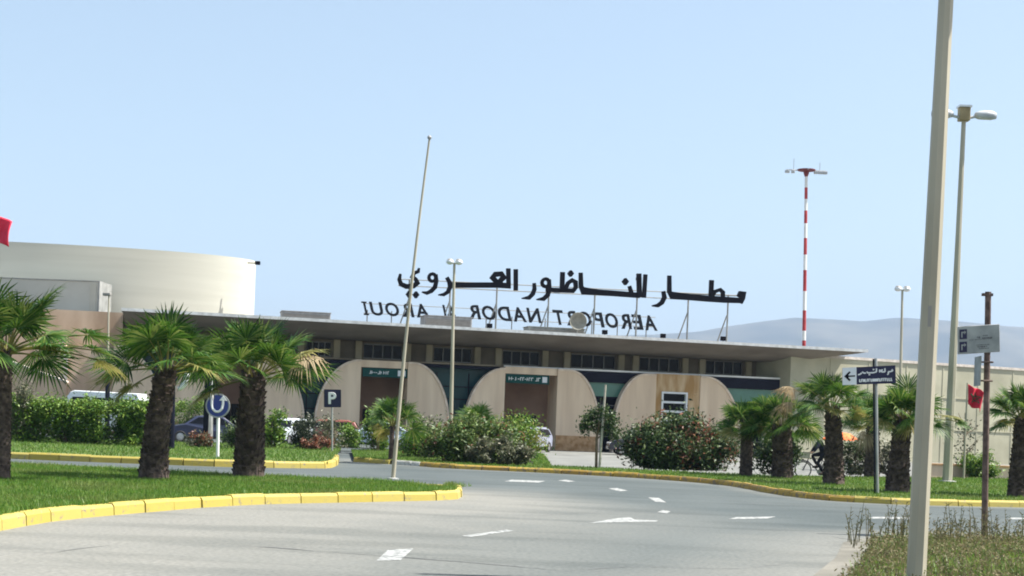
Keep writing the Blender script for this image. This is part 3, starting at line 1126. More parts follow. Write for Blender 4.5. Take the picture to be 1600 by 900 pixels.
# word 2 (middle)
strokes('letter', [([(1312, 276), (1314, 318), (1302, 352), (1276, 378), (1226, 382)], [22, 28, 30, 28, 8])], k4, Bk, sgn, SD, LT)
strokes('letter', [(ring(58, 274, 25, 27, 12), 22), ([(82, 250), (84, 320), (72, 360), (44, 386), (-5, 390)], [24, 28, 30, 28, 8]),
                   ([(60, 322), (160, 326), (256, 330)], 30), ([(176, 200), (172, 330)], 30),
                   ([(196, 318), (214, 276), (242, 256), (266, 270), (268, 306), (250, 330)], 26), dia(232, 210, 22)], k5, Bk, sgn, SD, LT)
strokes('letter', [([(302, 204), (304, 300), (318, 330), (420, 340), (560, 350), (712, 362)], [26, 30, 36, 38, 38, 36]),
                   ([(640, 296), (656, 350)], [22, 28]), ([(706, 210), (710, 374)], 32), dia(612, 266, 24), ([(688, 246), (722, 250)], 18)], k5, Bk, sgn, SD, LT)
strokes('letter', [([(752, 216), (742, 378)], 26)], k5, Bk, sgn, SD, LT)
# word 1 (right)
strokes('letter', [([(876, 332), (884, 376), (866, 412), (838, 432), (798, 434)], [24, 30, 30, 26, 8])], k5, Bk, sgn, SD, LT)
strokes('letter', [([(918, 224), (918, 336), (934, 362), (1060, 374), (1180, 384), (1300, 392), (1420, 398)], [26, 30, 38, 42, 42, 42, 36]),
                   ([(1212, 256), (1206, 380)], 30), ([(1214, 368), (1236, 334), (1272, 322), (1290, 340), (1290, 384)], 24),
                   ([(1398, 372), (1412, 344), (1430, 346), (1428, 384), (1414, 416)], [26, 28, 28, 28, 22])], k5, Bk, sgn, SD, LT)
# rails and posts
for (xa, ya, xb, yb) in [(622, 436, 1160, 462), (622, 446, 1160, 472), (1048, 458, 1165, 463)]:
    a = FP(xa, ya, SD - .35); b = FP(xb, yb, SD - .35)
    mb = MB(); mb.tube([(a[0], -(SD - .35), a[1]), (b[0], -(SD - .35), b[1])], .035, 6)
    mb.build('rail', M['frame'], sgn)
for x in (640, 704, 777, 858, 930, 996, 1076, 1138):
    yl = 436 + (x - 622) * .047
    s, z = FP(x, yl, SD - .5); 
    z0_ = zrf(s)
    mb = MB(); mb.tube([(s, -(SD - .5), z0_), (s, -(SD - .5), z)], .06, 6)
    s2 = s - .55
    mb.tube([(s2, -(SD - 1.3), z0_), (s, -(SD - .6), z0_ + (z - z0_) * .62)], .045, 6)
    mb.build('post', M['galv'], sgn)

# Latin name, facing the other way so that it reads reversed from here
lat = thing('reversed_rooftop_sign', 'smaller Latin airport name seen from behind in reversed letters on the roof', 'sign', tuple(T0), TH)
LD = -4.9


def letter_mesh(ch):
    cu = bpy.data.curves.new('tmp', 'FONT')
    cu.body = ch; cu.size = 1; cu.extrude = .06; cu.offset = .022; cu.resolution_u = 4
    o = bpy.data.objects.new('tmp', cu); COL.objects.link(o)
    bpy.context.view_layer.update()
    me = bpy.data.meshes.new_from_object(o.evaluated_get(bpy.context.evaluated_depsgraph_get()))
    bpy.data.objects.remove(o); bpy.data.curves.remove(cu)
    return me


def mirrored_word(word, xr, xl, top_r, bot_r, top_l, bot_l):
    """the word starts at photo x = xr and runs to the left"""
    adv = {'I': .55, 'L': .85, 'N': 1.05, 'O': 1.15, 'D': 1.05, 'A': 1.1, 'R': 1.0, 'U': 1.05, 'E': .9, 'P': .95, 'T': .95}
    tot = sum(adv[c] for c in word)
    acc = 0
    for c in word:
        f0 = (acc + .09) / tot; f1 = (acc + adv[c] - .09) / tot; acc += adv[c]
        xa = xr + (xl - xr) * f0; xb = xr + (xl - xr) * f1
        tm = lambda x: top_r + (top_l - top_r) * (x - xr) / (xl - xr)
        bm_ = lambda x: bot_r + (bot_l - bot_r) * (x - xr) / (xl - xr)
        xm = (xa + xb) / 2
        sa = FP(xa, tm(xm), LD)[0]; sb = FP(xb, tm(xm), LD)[0]
        z1 = FP(xm, tm(xm), LD)[1]; z0 = FP(xm, bm_(xm), LD)[1]
        me = letter_mesh(c)
        vx = [v.co.copy() for v in me.vertices]
        mnx, mxx = min(v.x for v in vx), max(v.x for v in vx); mny, mxy = min(v.y for v in vx), max(v.y for v in vx)
        for v in me.vertices:
            u = (v.co.x - mnx) / (mxx - mnx); w = (v.co.y - mny) / (mxy - mny)
            if c == 'I':
                u = .3 + .4 * u
            v.co = (sa + (sb - sa) * u - .26 * (z1 - z0) * (w - .5), -LD - v.co.z * 1.2, z0 + (z1 - z0) * w)
        bm2 = bmesh.new(); bm2.from_mesh(me); bmesh.ops.recalc_face_normals(bm2, faces=bm2.faces); bm2.to_mesh(me); bm2.free()
        me.materials.clear(); me.materials.append(M['darkletters'])
        me.name = 'letter'
        o = bpy.data.objects.new('letter', me); COL.objects.link(o); o.parent = lat
        if c == 'I':                       # the I carries serif bars in the photograph
            mb = MB(); hh = .1
            for zz in (z0, z1 - hh):
                sh_ = -.26 * (zz + hh / 2 - (z0 + z1) / 2); mb.box(min(sa, sb) + sh_, max(sa, sb) + sh_, -LD - .06, -LD + .06, zz, zz + hh)
            mb.build('letter', M['darkletters'], lat)


mirrored_word('AEROPORT', 1027, 864, 493.5, 517, 484, 507)
mirrored_word('NADOR', 846, 730, 482, 505, 476, 498)
mirrored_word('AL', 714, 686, 478, 500, 476, 498)
mirrored_word('AROUI', 672, 565, 475.5, 497, 471, 492)
for dy in (3, 18):
    a = FP(568, 471 + dy, LD - .2); b = FP(1024, 493 + dy, LD - .2)
    mb = MB(); mb.tube([(a[0], -(LD - .2), a[1]), (b[0], -(LD - .2), b[1])], .025, 6)
    mb.build('rail', M['frame'], lat)
for x in (574, 612, 668, 700, 760, 800, 852, 925, 965, 1010):
    s, z = FP(x, 484 + (x - 568) * .048, LD - .25)
    mb = MB(); mb.tube([(s, -(LD - .25), zrf(s)), (s, -(LD - .25), z)], .035, 6)
    mb.build('post', M['frame'], lat)

# ------------------------------------------------------------------ things standing on the roof
def roof_unit(name, label, xa, xb, yt, d, depth, m, slat=True):
    sa, z1 = FP(xa, yt, d); sb, _ = FP(xb, yt, d)
    z0 = zrf((sa + sb) / 2)
    o = thing(name, label, 'roof unit', tuple(TW((sa + sb) / 2, d, z0)), TH, 'units on the terminal roof')
    w = abs(sb - sa) / 2; h = z1 - z0
    mb = MB(); mb.box(-w, w, 0, depth, 0.0, h); bevel(mb.build('casing', m, o), .03)
    mb = MB()
    n = max(3, int(h / .14))
    for k in range(n):
        zz = h * (.12 + .76 * k / n)
        mb.box(-w * .94, w * .94, -.035, -.002, zz, zz + h * .4 / n)
    mb.build('louvre', M['frame'], o)
    mb = MB(); mb.box(-w - .04, w + .04, -.05, depth + .04, h + .002, h + .05)
    mb.build('lid', m, o)
    return o


roof_unit('roof_unit', 'low grey louvred box at the left end of the roof beside the palm', 441, 517, 486, -3.0, 2, M['greybox'])
roof_unit('roof_unit', 'wide grey louvred box below the reversed letters near the flagpole', 664, 738, 493, -3.2, 2, M['greybox'])
roof_unit('roof_unit', 'flat dark box on the roof at the foot of the round dish', 826, 914, 510.5, -2.6, 1.6, M['signgrey'])
s, z = FP(903, 502, -2.2)
o = thing('satellite_dish', 'round dull grey dish in front of the reversed letters on the roof', 'dish', tuple(TW(s, -2.2, zrf(s))), TH)
h = z - zrf(s)
mb = MB(); mb.lathe([(.0, .12), (.25, .09), (.45, .02), (.57, -.08), (.59, -.08), (.47, .06), (.25, .13), (0, .16)], 28, (0, 0, h), axis='y')
mb.build('reflector', M['dish'], o, smooth=True)
mb = MB(); mb.tube([(0, .16, 0), (0, .16, h)], .05, 8); mb.build('mast', M['galv'], o)
for x, y, lab in [(945, 519, 'tiny dark floodlight on the roof edge right of the dish'), (1036, 525, 'tiny dark floodlight on the roof edge past the last reversed letter'), (1130, 529, 'tiny dark floodlight on the roof edge at the last sign post'), (765, 509, 'tiny dark floodlight under the reversed word in the middle of the roof')]:
    s, z = FP(x, y, 1.2)
    z0 = zrf(s)
    o = thing('floodlight', lab, 'floodlight', tuple(TW(s, 1.2, z0)), TH, 'floodlights on the roof edge')
    mb = MB(); mb.box(-.17, .17, -.1, .12, max(.12, z - z0 - .14), max(.12, z - z0 - .14) + .28); bevel(mb.build('housing', M['black'], o), .03)
    mb = MB(); mb.tube([(0, 0, 0), (0, 0, max(.14, z - z0))], .03, 6); mb.build('bracket', M['black'], o)

# ------------------------------------------------------------------ pale drum, annex and long wall
cx = P(-12, 500, 115.5)
A_, B_ = 19.6, 7.6
drum = thing('drum_building', 'tall pale curved building rising behind the left palms', 'building', (cx.x, cx.y, 0))
hd = P(200, 386, 108.6).z
mb = MB()
n = 64
el = [(A_ * math.cos(2 * math.pi * k / n), B_ * math.sin(2 * math.pi * k / n)) for k in range(n)]
mb.add([(q[0], q[1], 0) for q in el] + [(q[0], q[1], hd) for q in el], [(k, (k + 1) % n, n + (k + 1) % n, n + k) for k in range(n)])
mb.add([(q[0], q[1], hd) for q in el], [tuple(range(n))])
w = mb.build('wall', M['drum'], drum)
for f_ in w.data.polygons:
    f_.use_smooth = len(f_.vertices) == 4
p = P(404, 411, 112.5)
o = thing('floodlight', 'small dark floodlight sticking out from the right end of the pale drum', 'floodlight', (p.x - .5, p.y, p.z))
mb = MB(); mb.box(.25, .62, -.15, .15, -.13, .13); bevel(mb.build('housing', M['black'], o), .03)
mb = MB(); mb.tube([(-.3, 0, -.02), (.3, 0, -.02)], .04, 6); mb.build('bracket', M['black'], o)

an = thing('annex_block', 'pale grey panelled block in front of the curved building', 'building', tuple(P(60, 620, 105).xy) + (0,))
p0 = P(-150, 440, 105); p1 = P(154, 440, 105)
zt_ = P(60, 437, 105).z
mb = MB(); mb.box(p0.x - an.location.x, p1.x - an.location.x, 0, 3, 0, zt_)
mb.build('wall', M['annex'], an)
mb = MB()
xr = p1.x - an.location.x
mb.box(p0.x - an.location.x, xr + .1, -.04, 3.1, zt_ + .003, zt_ + .07)
mb.box(xr + .004, xr + .1, -.05, 3.1, 0, zt_)
mb.build('dark_edge', M['galv'], an)
mb = MB(); mb.box(xr - .55, xr - .12, -.06, -.003, 0, zt_ - .15); mb.build('trim', M['drum'], an)

rw = thing('ramp_wall', 'low tan stone wall sloping down beside the hedge at the left', 'wall', tuple(P(60, 630, 91).xy) + (0,))
q = [P(-60, 550, 91), P(16, 566, 91), P(104, 598, 91)]
poly = [(a.x - rw.location.x, a.z) for a in q]
poly = [(poly[0][0], 0)] + poly + [(poly[-1][0], 0)]
mb = MB(); mb.prism(poly, 0, .4); mb.build('wall_body', M['plinth'] if False else M['peach'], rw)
mb = MB()
vs = []
for a in q:
    x_, z_ = a.x - rw.location.x, a.z
    vs += [(x_, -.06, z_ + .003), (x_, .46, z_ + .003), (x_, .46, z_ + .1), (x_, -.06, z_ + .1)]
fs = []
for i in range(2):
    fs += [(4 * i + k, 4 * i + (k + 1) % 4, 4 * i + 4 + (k + 1) % 4, 4 * i + 4 + k) for k in range(4)]
fs += [(0, 1, 2, 3), (11, 10, 9, 8)]
mb.add(vs, fs); mb.build('coping', M['rim'], rw)

# long beige building to the right of the terminal
a = P(1236, 560, 101.5); b = P(1600, 583, 111.0)
dirv = (Vector((b.x, b.y, 0)) - Vector((a.x, a.y, 0))); Lw = dirv.length
ang = math.atan2(dirv.y, dirv.x)
lb = thing('long_building', 'long plain beige wall of a building right of the terminal', 'building', (a.x, a.y, 0), ang)
ha = P(1300, 560, 101.5 + (111 - 101.5) * (64 / 364)).z
Lw *= 1.9
mb = MB(); mb.box(0, Lw, 0, 12, 0, ha); mb.build('wall', M['beige'], lb)
mb = MB(); mb.box(-.05, Lw + .05, -.08, 12.05, ha + .003, ha + .18); mb.build('coping', M['rim'], lb)
for k in range(1, 12):
    mb = MB(); xx = Lw * k / 12
    mb.box(xx - .045, xx + .045, -.03, -.002, .05, ha - .02); mb.build('joint_strip', M['beige'], lb)
for zz in (ha * .34, ha * .67):
    mb = MB(); mb.box(0.02, Lw, -.045, -.003, zz - .035, zz + .035); mb.build('joint_strip', M['beige'], lb)
# low stone wall in front
a = G(1448, 742); b = G(1760, 750)
a = P(1446, 740, 66); b = P(1720, 747, 68)
dv = Vector((b.x - a.x, b.y - a.y, 0))
lw = thing('low_wall', 'low rose stone wall with ochre blocks behind the right lawn', 'wall', (a.x, a.y, 0), math.atan2(dv.y, dv.x))
mb = MB(); mb.box(0, dv.length, 0, .35, 0, .62); mb.build('wall_body', M['cream'], lw)
mb = MB(); mb.box(-.03, dv.length + .03, -.04, .39, .623, .70); mb.build('coping', M['plinth'], lw)
# ------------------------------------------------------------------ poles and lamps
def lean_pts(base, top, k=6, bow=0.0):
    base, top = Vector(base), Vector(top)
    out = []
    for i in range(k + 1):
        t = i / k
        out.append(base.lerp(top, t) + Vector((1, 0, 0)) * bow * math.sin(math.pi * t))
    return out


def at_depth(x, y, base):
    return P(x, y, base.y)


def rel(pts, o):
    return [Vector(p) - Vector(o) for p in pts]


# big post at the right front, cut by both picture edges
b = G(1430.5, 918); t = at_depth(1478, 0, b)
full = b + (t - b) * 1.32
o = thing('lamp_post', 'thick pale grey lamp post rising out of the dry weeds past the photo top', 'lamp post', tuple(b), 0, 'lamp posts')
mb = MB(); mb.tube(rel(lean_pts(b, full, 8), b), [.122, .118, .114, .110, .105, .099, .092, .085, .078], 8, phase=R(22.5))
mb.build('pole', M['post'], o)
hp = b + (at_depth(1448, 495, b) - b)
q = hp - b
mb = MB(); mb.box(q.x - .012, q.x + .03, -.108, -.06, q.z - .13, q.z + .13); mb.build('service_hatch', M['frame'], o)
mb = MB(); mb.lathe([(.24, 0), (.24, .03), (.14, .05), (.13, .12)], 16); mb.build('base_plate', M['galv'], o)
top = full - b
mb = MB(); mb.tube([top, top + Vector((.3, 0, .15)), top + Vector((1.4, 0, .25))], [.05, .05, .04], 8); mb.build('arm', M['post'], o)
mb = MB(); mb.box(top.x + 1.3, top.x + 2.0, -.16, .16, top.z + .2, top.z + .36); bevel(mb.build('lamp_head', M['lamphead'], o), .05)

# tall twin lamp right of it
b = G(1480, 753, .15); t = at_depth(1506, 186, b)
o = thing('lamp_post', 'tall slim twin headed lamp post with a tan box on its top', 'lamp post', tuple(b), 0, 'lamp posts')
H = (t - b)
mb = MB(); mb.tube(rel(lean_pts(b, t, 6), b), [.19, .175, .155, .135, .115, .10, .085], 8); mb.build('pole', M['post'], o)
mb = MB(); mb.lathe([(.34, 0), (.34, .04), (.22, .06)], 12); mb.build('base_plate', M['galv'], o)
mb = MB(); mb.box(H.x - .2, H.x + .2, -.2, .2, H.z - .08, H.z + .42); bevel(mb.build('control_box', M['brownbox'], o), .03)
mb = MB(); mb.box(H.x - .24, H.x + .24, -.24, .24, H.z + .425, H.z + .5); mb.build('box_lid', M['lens'], o)
for sg in (-1, 1):
    mb = MB(); mb.tube([H + Vector((.2 * sg, 0, .06)), H + Vector((.5 * sg, 0, .12))], .055, 8); mb.build('arm', M['lamphead'], o)
    mb = MB()
    mb.lathe([(.02, -.42), (.10, -.40), (.17, -.25), (.20, 0), (.19, .25), (.12, .40), (.02, .43)], 14, (0, 0, 0), axis='y')
    for i, v in enumerate(mb.v):            # turn the shape to lie along x and flatten its underside
        mb.v[i] = (H.x + sg * (.82 + v[1]), v[0], H.z + .16 + max(v[2], -.14))
    h_ = mb.build('lamp_head', M['lamphead'], o, smooth=True)
    mb = MB(); mb.box(H.x + sg * .82 - .28, H.x + sg * .82 + .28, -.13, .13, H.z + .045, H.z + .078); mb.build('lens', M['lens'], h_)


def twin_lamp(lab, bxp, byp, tx, ty, Y, r0, r1, hs=1.0):
    b = P(bxp, byp, Y); b.z = 0
    t = P(tx, ty, Y)
    o = thing('lamp_post', lab, 'lamp post', tuple(b), 0, 'lamp posts')
    H = t - b
    mb = MB(); mb.tube(rel(lean_pts(b, t, 5), b), [r0 + (r1 - r0) * k / 5 for k in range(6)], 8); mb.build('pole', M['post'], o)
    for sg in (-1, 1):
        mb = MB(); c = H + Vector((sg * .20 * hs, 0, .02))
        mb.lathe([(.02, -.10 * hs), (.13 * hs, -.07 * hs), (.19 * hs, .02), (.15 * hs, .10 * hs), (.02, .14 * hs)], 14, tuple(c)); hd_ = mb.build('lamp_head', M['lens'], o, smooth=True)
        mb = MB(); mb.lathe([(.155 * hs, .102 * hs), (.10 * hs, .16 * hs), (.01, .18 * hs)], 14, tuple(c)); mb.build('hood', M['frame'], hd_)
    mb = MB(); mb.tube([H + Vector((-.25 * hs, 0, -.02)), H + Vector((.25 * hs, 0, -.02))], .03, 6); mb.build('arm', M['post'], o)
    return o


twin_lamp('slim white twin headed lamp post behind the bushes just right of the leaning flagpole', 703, 722, 710, 411, 70, .10, .055)
twin_lamp('small distant twin headed lamp post against the blue hills', 1404.5, 722, 1410, 453, 84, .11, .06, 1.15)

# street lamp behind the hedge at left and the dark post by the round sign
b = P(167, 690, 80); b.z = 0; t = P(170, 462, 80); H = t - b
o = thing('lamp_post', 'thin dark lamp post behind the hedge with a small grey head before the curved building', 'lamp post', tuple(b), 0, 'lamp posts')
mb = MB(); mb.tube([(0, 0, 0), H * .62], [.13, .12], 8); mb.build('pole', M['bluedark'], o)
mb = MB(); mb.tube([H * .62, H * .9, H], [.05, .045, .04], 8); mb.build('upper_pole', M['post'], o)
mb = MB(); mb.box(H.x - .3, H.x + .12, -.14, .14, H.z - .02, H.z + .16); bevel(mb.build('lamp_head', M['frame'], o), .05)
b = G(325, 699, .2); t = at_depth(328, 560, b)
o = thing('lamp_post', 'dark blue grey post lamp beside the round blue sign between two palms', 'lamp post', tuple(b), 0, 'lamp posts')
H = t - b
mb = MB(); mb.tube(rel(lean_pts(b, t, 4), b), [.2, .19, .17, .14, .11], 8); mb.build('pole', M['galv'], o)
mb = MB(); mb.box(-.2, .02, -.21, -.16, .5, 3.2); mb.build('shaded_side', M['bluedark'], o)  # added dark strip standing for the shaded left side of the pole
mb = MB(); mb.lathe([(.11, 0), (.15, .03), (.16, .14), (.10, .22), (0, .24)], 12, tuple(H)); mb.build('lamp_head', M['lamphead'], o)
# short white hooded path light seen right of the second palm
b = G(268, 701, .2); t = at_depth(270, 604, b); H = t - b
o = thing('path_light', 'dark short post with a curved white hood behind the second palm trunk', 'path light', tuple(b))
mb = MB(); mb.tube([(0, 0, 0), H], [.12, .10], 8); mb.build('post', M['bluedark'], o)
mb = MB()
arc = [H + Vector((.15 + .42 * math.sin(a_), 0, .0 + .75 * (1 - math.cos(a_)) - .1)) for a_ in [R(10 + 75 * k / 6) for k in range(7)]]
mb.tube(arc, [.09, .10, .11, .12, .12, .11, .09], 8); mb.build('hood', M['lens'], o, smooth=True)

# leaning bare flagpole
b = G(614, 749, .18); t = at_depth(671, 217, b); H = t - b
o = thing('flagpole', 'leaning bare thin white flagpole on the tip of the front lawn', 'flagpole', tuple(b))
mb = MB(); mb.tube(rel(lean_pts(b, t, 10, -.06), b), [.058 - .0032 * k for k in range(11)], 10); mb.build('pole', M['post'], o)
mb = MB(); mb.lathe([(.01, -.02), (.05, 0), (.06, .04), (.04, .08), (.0, .1)], 10, tuple(H)); mb.build('finial', M['greybox'], o)
mb = MB(); mb.lathe([(.16, 0), (.16, .03), (.08, .05)], 12); mb.build('base_plate', M['galv'], o)

# red and white mast behind the terminal
b = P(1254, 700, 150); b.z = 0; t = P(1260, 266, 150); H = t - b
o = thing('antenna_mast', 'tall red and white banded mast with a wide top platform behind the terminal', 'mast', tuple(b))
ys = [700, 560, 532, 517, 485, 455, 422, 398, 372, 349, 329, 311, 293, 276, 266]
zs = [P(1257, y, 150).z for y in ys]
for k in range(len(ys) - 1):
    z0, z1 = max(0, zs[k]), zs[k + 1]
    f0, f1 = z0 / H.z, z1 / H.z
    rad = lambda f_: .20 - .05 * f_
    mb = MB(); mb.tube([H * f0, H * f1], [rad(f0), rad(f1)], 8)
    mb.build('mast_section', M['red'] if k % 2 == 1 else M['white'], o)
mb = MB()
mb.lathe([(.15, -.62), (.24, -.4), (.30, -.12), (.85, -.06), (.9, 0), (.9, .06), (.0, .06)], 12, tuple(H)); mb.build('platform', M['maroon'], o)
mb = MB()
mb.tube([H + Vector((-1.95, 0, -.02)), H + Vector((1.95, 0, -.02))], .06, 6)
mb.tube([H + Vector((0, -1.2, -.02)), H + Vector((0, 1.2, -.02))], .06, 6)
mb.build('crossbar', M['greybox'], o)
for x_, w_ in ((-1.85, .22), (-1.3, .16), (.95, .2), (1.4, .22), (1.85, .2)):
    mb = MB(); mb.box(H.x + x_ - w_, H.x + x_ + w_, -.2, .2, H.z - .32, H.z - .05); bevel(mb.build('floodlight', M['lamphead'], o), .04)
for x_, h_ in ((-1.25, 1.1), (1.3, .8)):
    mb = MB(); mb.tube([H + Vector((x_, 0, 0)), H + Vector((x_, 0, h_))], .025, 5); mb.build('whip_antenna', M['frame'], o)

# ------------------------------------------------------------------ road signs
# weathered grey sign on the rusty pole
b = G(1538, 842); t = at_depth(1544, 461, b); H = t - b
o = thing('direction_sign', 'weathered grey sign board on a rusty brown pole in the dry weeds', 'road sign', tuple(b))
mb = MB(); mb.tube([(0, 0, 0), H], [.062, .058], 10); mb.build('pole', M['rust'], o)
mb = MB(); mb.box(H.x - .11, H.x + .08, -.05, .05, H.z - .02, H.z + .03); mb.tube([H, H + Vector((0, 0, .06))], .06, 8); mb.build('cap', M['rust'], o)


def board_from(o, b, px, dy, th):
    """four photo corners of a board standing at the sign's own distance"""
    return [(P(x, y, b.y + dy).x - b.x, P(x, y, b.y + dy).z) for x, y in px]


pb = board_from(o, b, [(1497, 511), (1561, 507), (1562, 549), (1497, 553)], -.09, .02)
mb = MB(); mb.prism([(p[0], p[1]) for p in pb], -.10, -.07); bd = mb.build('board', M['signgrey'], o)
mb = MB()


def lerp2(pb, u, v):
    a = (pb[0][0] + (pb[1][0] - pb[0][0]) * u, pb[0][1] + (pb[1][1] - pb[0][1]) * u)
    c = (pb[3][0] + (pb[2][0] - pb[3][0]) * u, pb[3][1] + (pb[2][1] - pb[3][1]) * u)
    return (a[0] + (c[0] - a[0]) * v, a[1] + (c[1] - a[1]) * v)


for v0, v1 in ((.10, .46), (.56, .95)):
    mb.prism([lerp2(pb, u, v) for u, v in ((.03, v0), (.21, v0), (.21, v1), (.03, v1))], -.106, -.1005)
mb.build('arrow_panel', M['navy'], bd)
mb = MB()
for v0 in (.14, .61):                     # pale turn arrows in the two dark squares
    for q in ([(.07, v0 + .05), (.10, v0 + .05), (.10, v0 + .26), (.07, v0 + .26)], [(.10, v0 + .05), (.16, v0 + .05), (.16, v0 + .10), (.10, v0 + .10)],
              [(.145, v0), (.19, v0 + .075), (.145, v0 + .15)]):
        mb.prism([lerp2(pb, u, v) for u, v in q], -.110, -.1065)
mb.build('arrow', M['signgrey'], bd)
mb = MB()
rd = random.Random(4)
for u0, u1, vv, hh in ((.27, .56, .50, .03), (.58, .82, .44, .09), (.60, .68, .36, .05), (.46, .50, .40, .08), (.44, .72, .70, .04), (.46, .70, .76, .06), (.50, .74, .84, .04)):
    u = u0
    while u < u1:
        w_ = rd.uniform(.012, .04)
        mb.prism([lerp2(pb, a_, c_) for a_, c_ in ((u, vv), (u + w_, vv), (u + w_, vv + hh * rd.uniform(.5, 1)), (u, vv + hh * rd.uniform(.5, 1)))], -.1045, -.1005)
        u += w_ + rd.uniform(.004, .02)
mb.build('lettering', M['signgreydark'], bd)
mb = MB()
e = .012
for i in range(4):
    a, c = pb[i], pb[(i + 1) % 4]
    mb.tube([(a[0], -.085, a[1]), (c[0], -.085, c[1])], .011, 6)
mb.build('rim', M['greybox'], bd)
mb = MB(); zc = pb[0][1]
for zz in (pb[0][1] - .08, pb[3][1] + .1):
    mb.box(H.x * .85 - .09, H.x * .85 + .09, -.072, .07, zz - .02, zz + .02)
mb.build('clamp', M['galv'], o)
# narrow plate seen edge-on below
pn = at_depth(1528, 557, b) - b; pm_ = at_depth(1528, 603, b) - b
mb = MB()
mb.add([(pn.x - .035, -.28, pn.z), (pn.x + .03, .30, pn.z), (pn.x + .05, .30, pn.z), (pn.x - .015, -.28, pn.z),
        (pn.x - .035, -.28, pm_.z), (pn.x + .03, .30, pm_.z), (pn.x + .05, .30, pm_.z), (pn.x - .015, -.28, pm_.z)],
       [(0, 1, 2, 3), (7, 6, 5, 4), (0, 4, 5, 1), (1, 5, 6, 2), (2, 6, 7, 3), (3, 7, 4, 0)])
mb.build('side_plate', M['signgrey'], o)
mb = MB()
for zz in (pn.z - .1, pm_.z + .1):
    mb.tube([(pn.x, 0, zz), (H.x * .7 + .1, 0, zz)], .018, 6); mb.tube([(H.x * .7 - .08, -.07, zz), (H.x * .7 + .09, -.07, zz)], .02, 6)
mb.build('bracket', M['rust'], o)

# navy direction sign on the right lawn
b = G(1371, 771, H_C); t = at_depth(1368.5, 560, b); H = t - b
o = thing('direction_sign', 'navy car park sign with white left arrow square on a thin pole between right palms', 'road sign', tuple(b))
mb = MB(); mb.tube([(0, 0, 0), H], .045, 8); mb.build('pole', M['galv'], o)
mb = MB(); mb.tube([(-.075, .0, 0), H + Vector((-.07, 0, -.02))], .024, 8); mb.build('pole_shaded_half', M['bluedark'], o)  # added dark rod standing for the unlit half of the single pole
pb = board_from(o, b, [(1316, 584), (1398.5, 580), (1399.5, 608), (1316, 611)], -.1, .02)
mb = MB(); mb.prism(pb, -.11, -.08); bd = mb.build('board', M['navy'], o)
mb = MB(); mb.prism([lerp2(pb, u, v) for u, v in ((.0, .0), (.262, .0), (.262, 1.0), (.0, 1.0))], -.118, -.1105); mb.build('arrow_square', M['lens'], bd)
mb = MB()
for q in ([(.10, .46), (.235, .46), (.235, .54), (.10, .54)], [(.03, .5), (.125, .22), (.155, .28), (.08, .5)], [(.03, .5), (.08, .5), (.155, .72), (.125, .78)], [(.03, .5), (.11, .40), (.11, .60)]):
    mb.prism([lerp2(pb, u, v) for u, v in q], -.1225 - .0005 * len(mb.f), -.1185)
mb.build('arrow', M['black'], bd)
mb = MB()


def pstroke(pts, wd):
    for i in range(len(pts) - 1):
        (u0, v0), (u1, v1) = pts[i], pts[i + 1]
        dx, dy = (u1 - u0) * 2.95, v1 - v0
        l = math.hypot(dx, dy); nx_, ny_ = -dy / l * wd / 2 / 2.95, dx / l * wd / 2
        mb.prism([lerp2(pb, u, v) for u, v in ((u0 + nx_, v0 + ny_), (u1 + nx_, v1 + ny_), (u1 - nx_, v1 - ny_), (u0 - nx_, v0 - ny_))], -.116 - .0002 * len(mb.f) / 6, -.1105)


T = .075
for s_ in ([(.93, .22), (.95, .30), (.90, .34), (.86, .34)], [(.86, .34), (.865, .46), (.84, .50)], [(.80, .14), (.80, .34), (.74, .34), (.72, .26), (.76, .22)], [(.70, .2), (.70, .36)],
           [(.64, .12), (.64, .32), (.58, .36), (.47, .36), (.46, .28)], [(.52, .46), (.49, .46)], [(.44, .36), (.40, .36), (.37, .28)], [(.36, .34), (.33, .42), (.29, .44)], [(.60, .18), (.57, .18)]):
    pstroke(s_, T)
rd = random.Random(12)
u = .32
while u < .92:
    w_ = rd.uniform(.016, .026); k_ = rd.random()
    pstroke([(u, .70), (u, .86)], .06)
    if k_ < .5: pstroke([(u, .71), (u + w_, .71)], .05)
    elif k_ < .8: pstroke([(u, .85), (u + w_, .85)], .05)
    else: pstroke([(u + w_, .70), (u + w_, .86)], .05)
    u += w_ + rd.uniform(.012, .018)
mb.build('lettering', M['white'], bd)
mb = MB()
for v in (.2, .8):
    q = lerp2(pb, .66, v); mb.box(q[0] - .1, q[0] + .1, -.078, .05, q[1] - .02, q[1] + .02)
mb.build('clamp', M['galv'], o)

# parking sign
b = G(519, 707, H_C); o = thing('parking_sign', 'square navy parking sign with a white letter P on a thin post', 'road sign', tuple(b))
t = at_depth(519, 616, b) - b
mb = MB(); mb.tube([(0, 0, 0), (t.x, 0, t.z)], .04, 8); mb.build('pole', M['galv'], o)
pb = board_from(o, b, [(506.5, 615), (532, 615.5), (532, 642), (506.5, 642)], -.08, .02)
mb = MB(); mb.prism(pb, -.085, -.05); bd = mb.build('board', M['navy'], o)
me = letter_mesh('P')
xs_ = [v.co.x for v in me.vertices]; ys_ = [v.co.y for v in me.vertices]
for v in me.vertices:
    u = (v.co.x - min(xs_)) / (max(xs_) - min(xs_)); w_ = (v.co.y - min(ys_)) / (max(ys_) - min(ys_))
    q = lerp2(pb, .26 + .46 * u, .82 - .66 * w_)
    v.co = (q[0], -.092 - v.co.z * .1, q[1])
xs_ = None
me.materials.clear(); me.materials.append(M['white']); me.name = 'letter'
lo = bpy.data.objects.new('letter', me); COL.objects.link(lo); lo.parent = bd
sol = lo.modifiers.new('bolder', 'SOLIDIFY'); sol.thickness = .025; sol.offset = 0
mb = MB()
for i in range(4):
    a, c = pb[i], pb[(i + 1) % 4]; mb.tube([(a[0], -.07, a[1]), (c[0], -.07, c[1])], .018, 6)
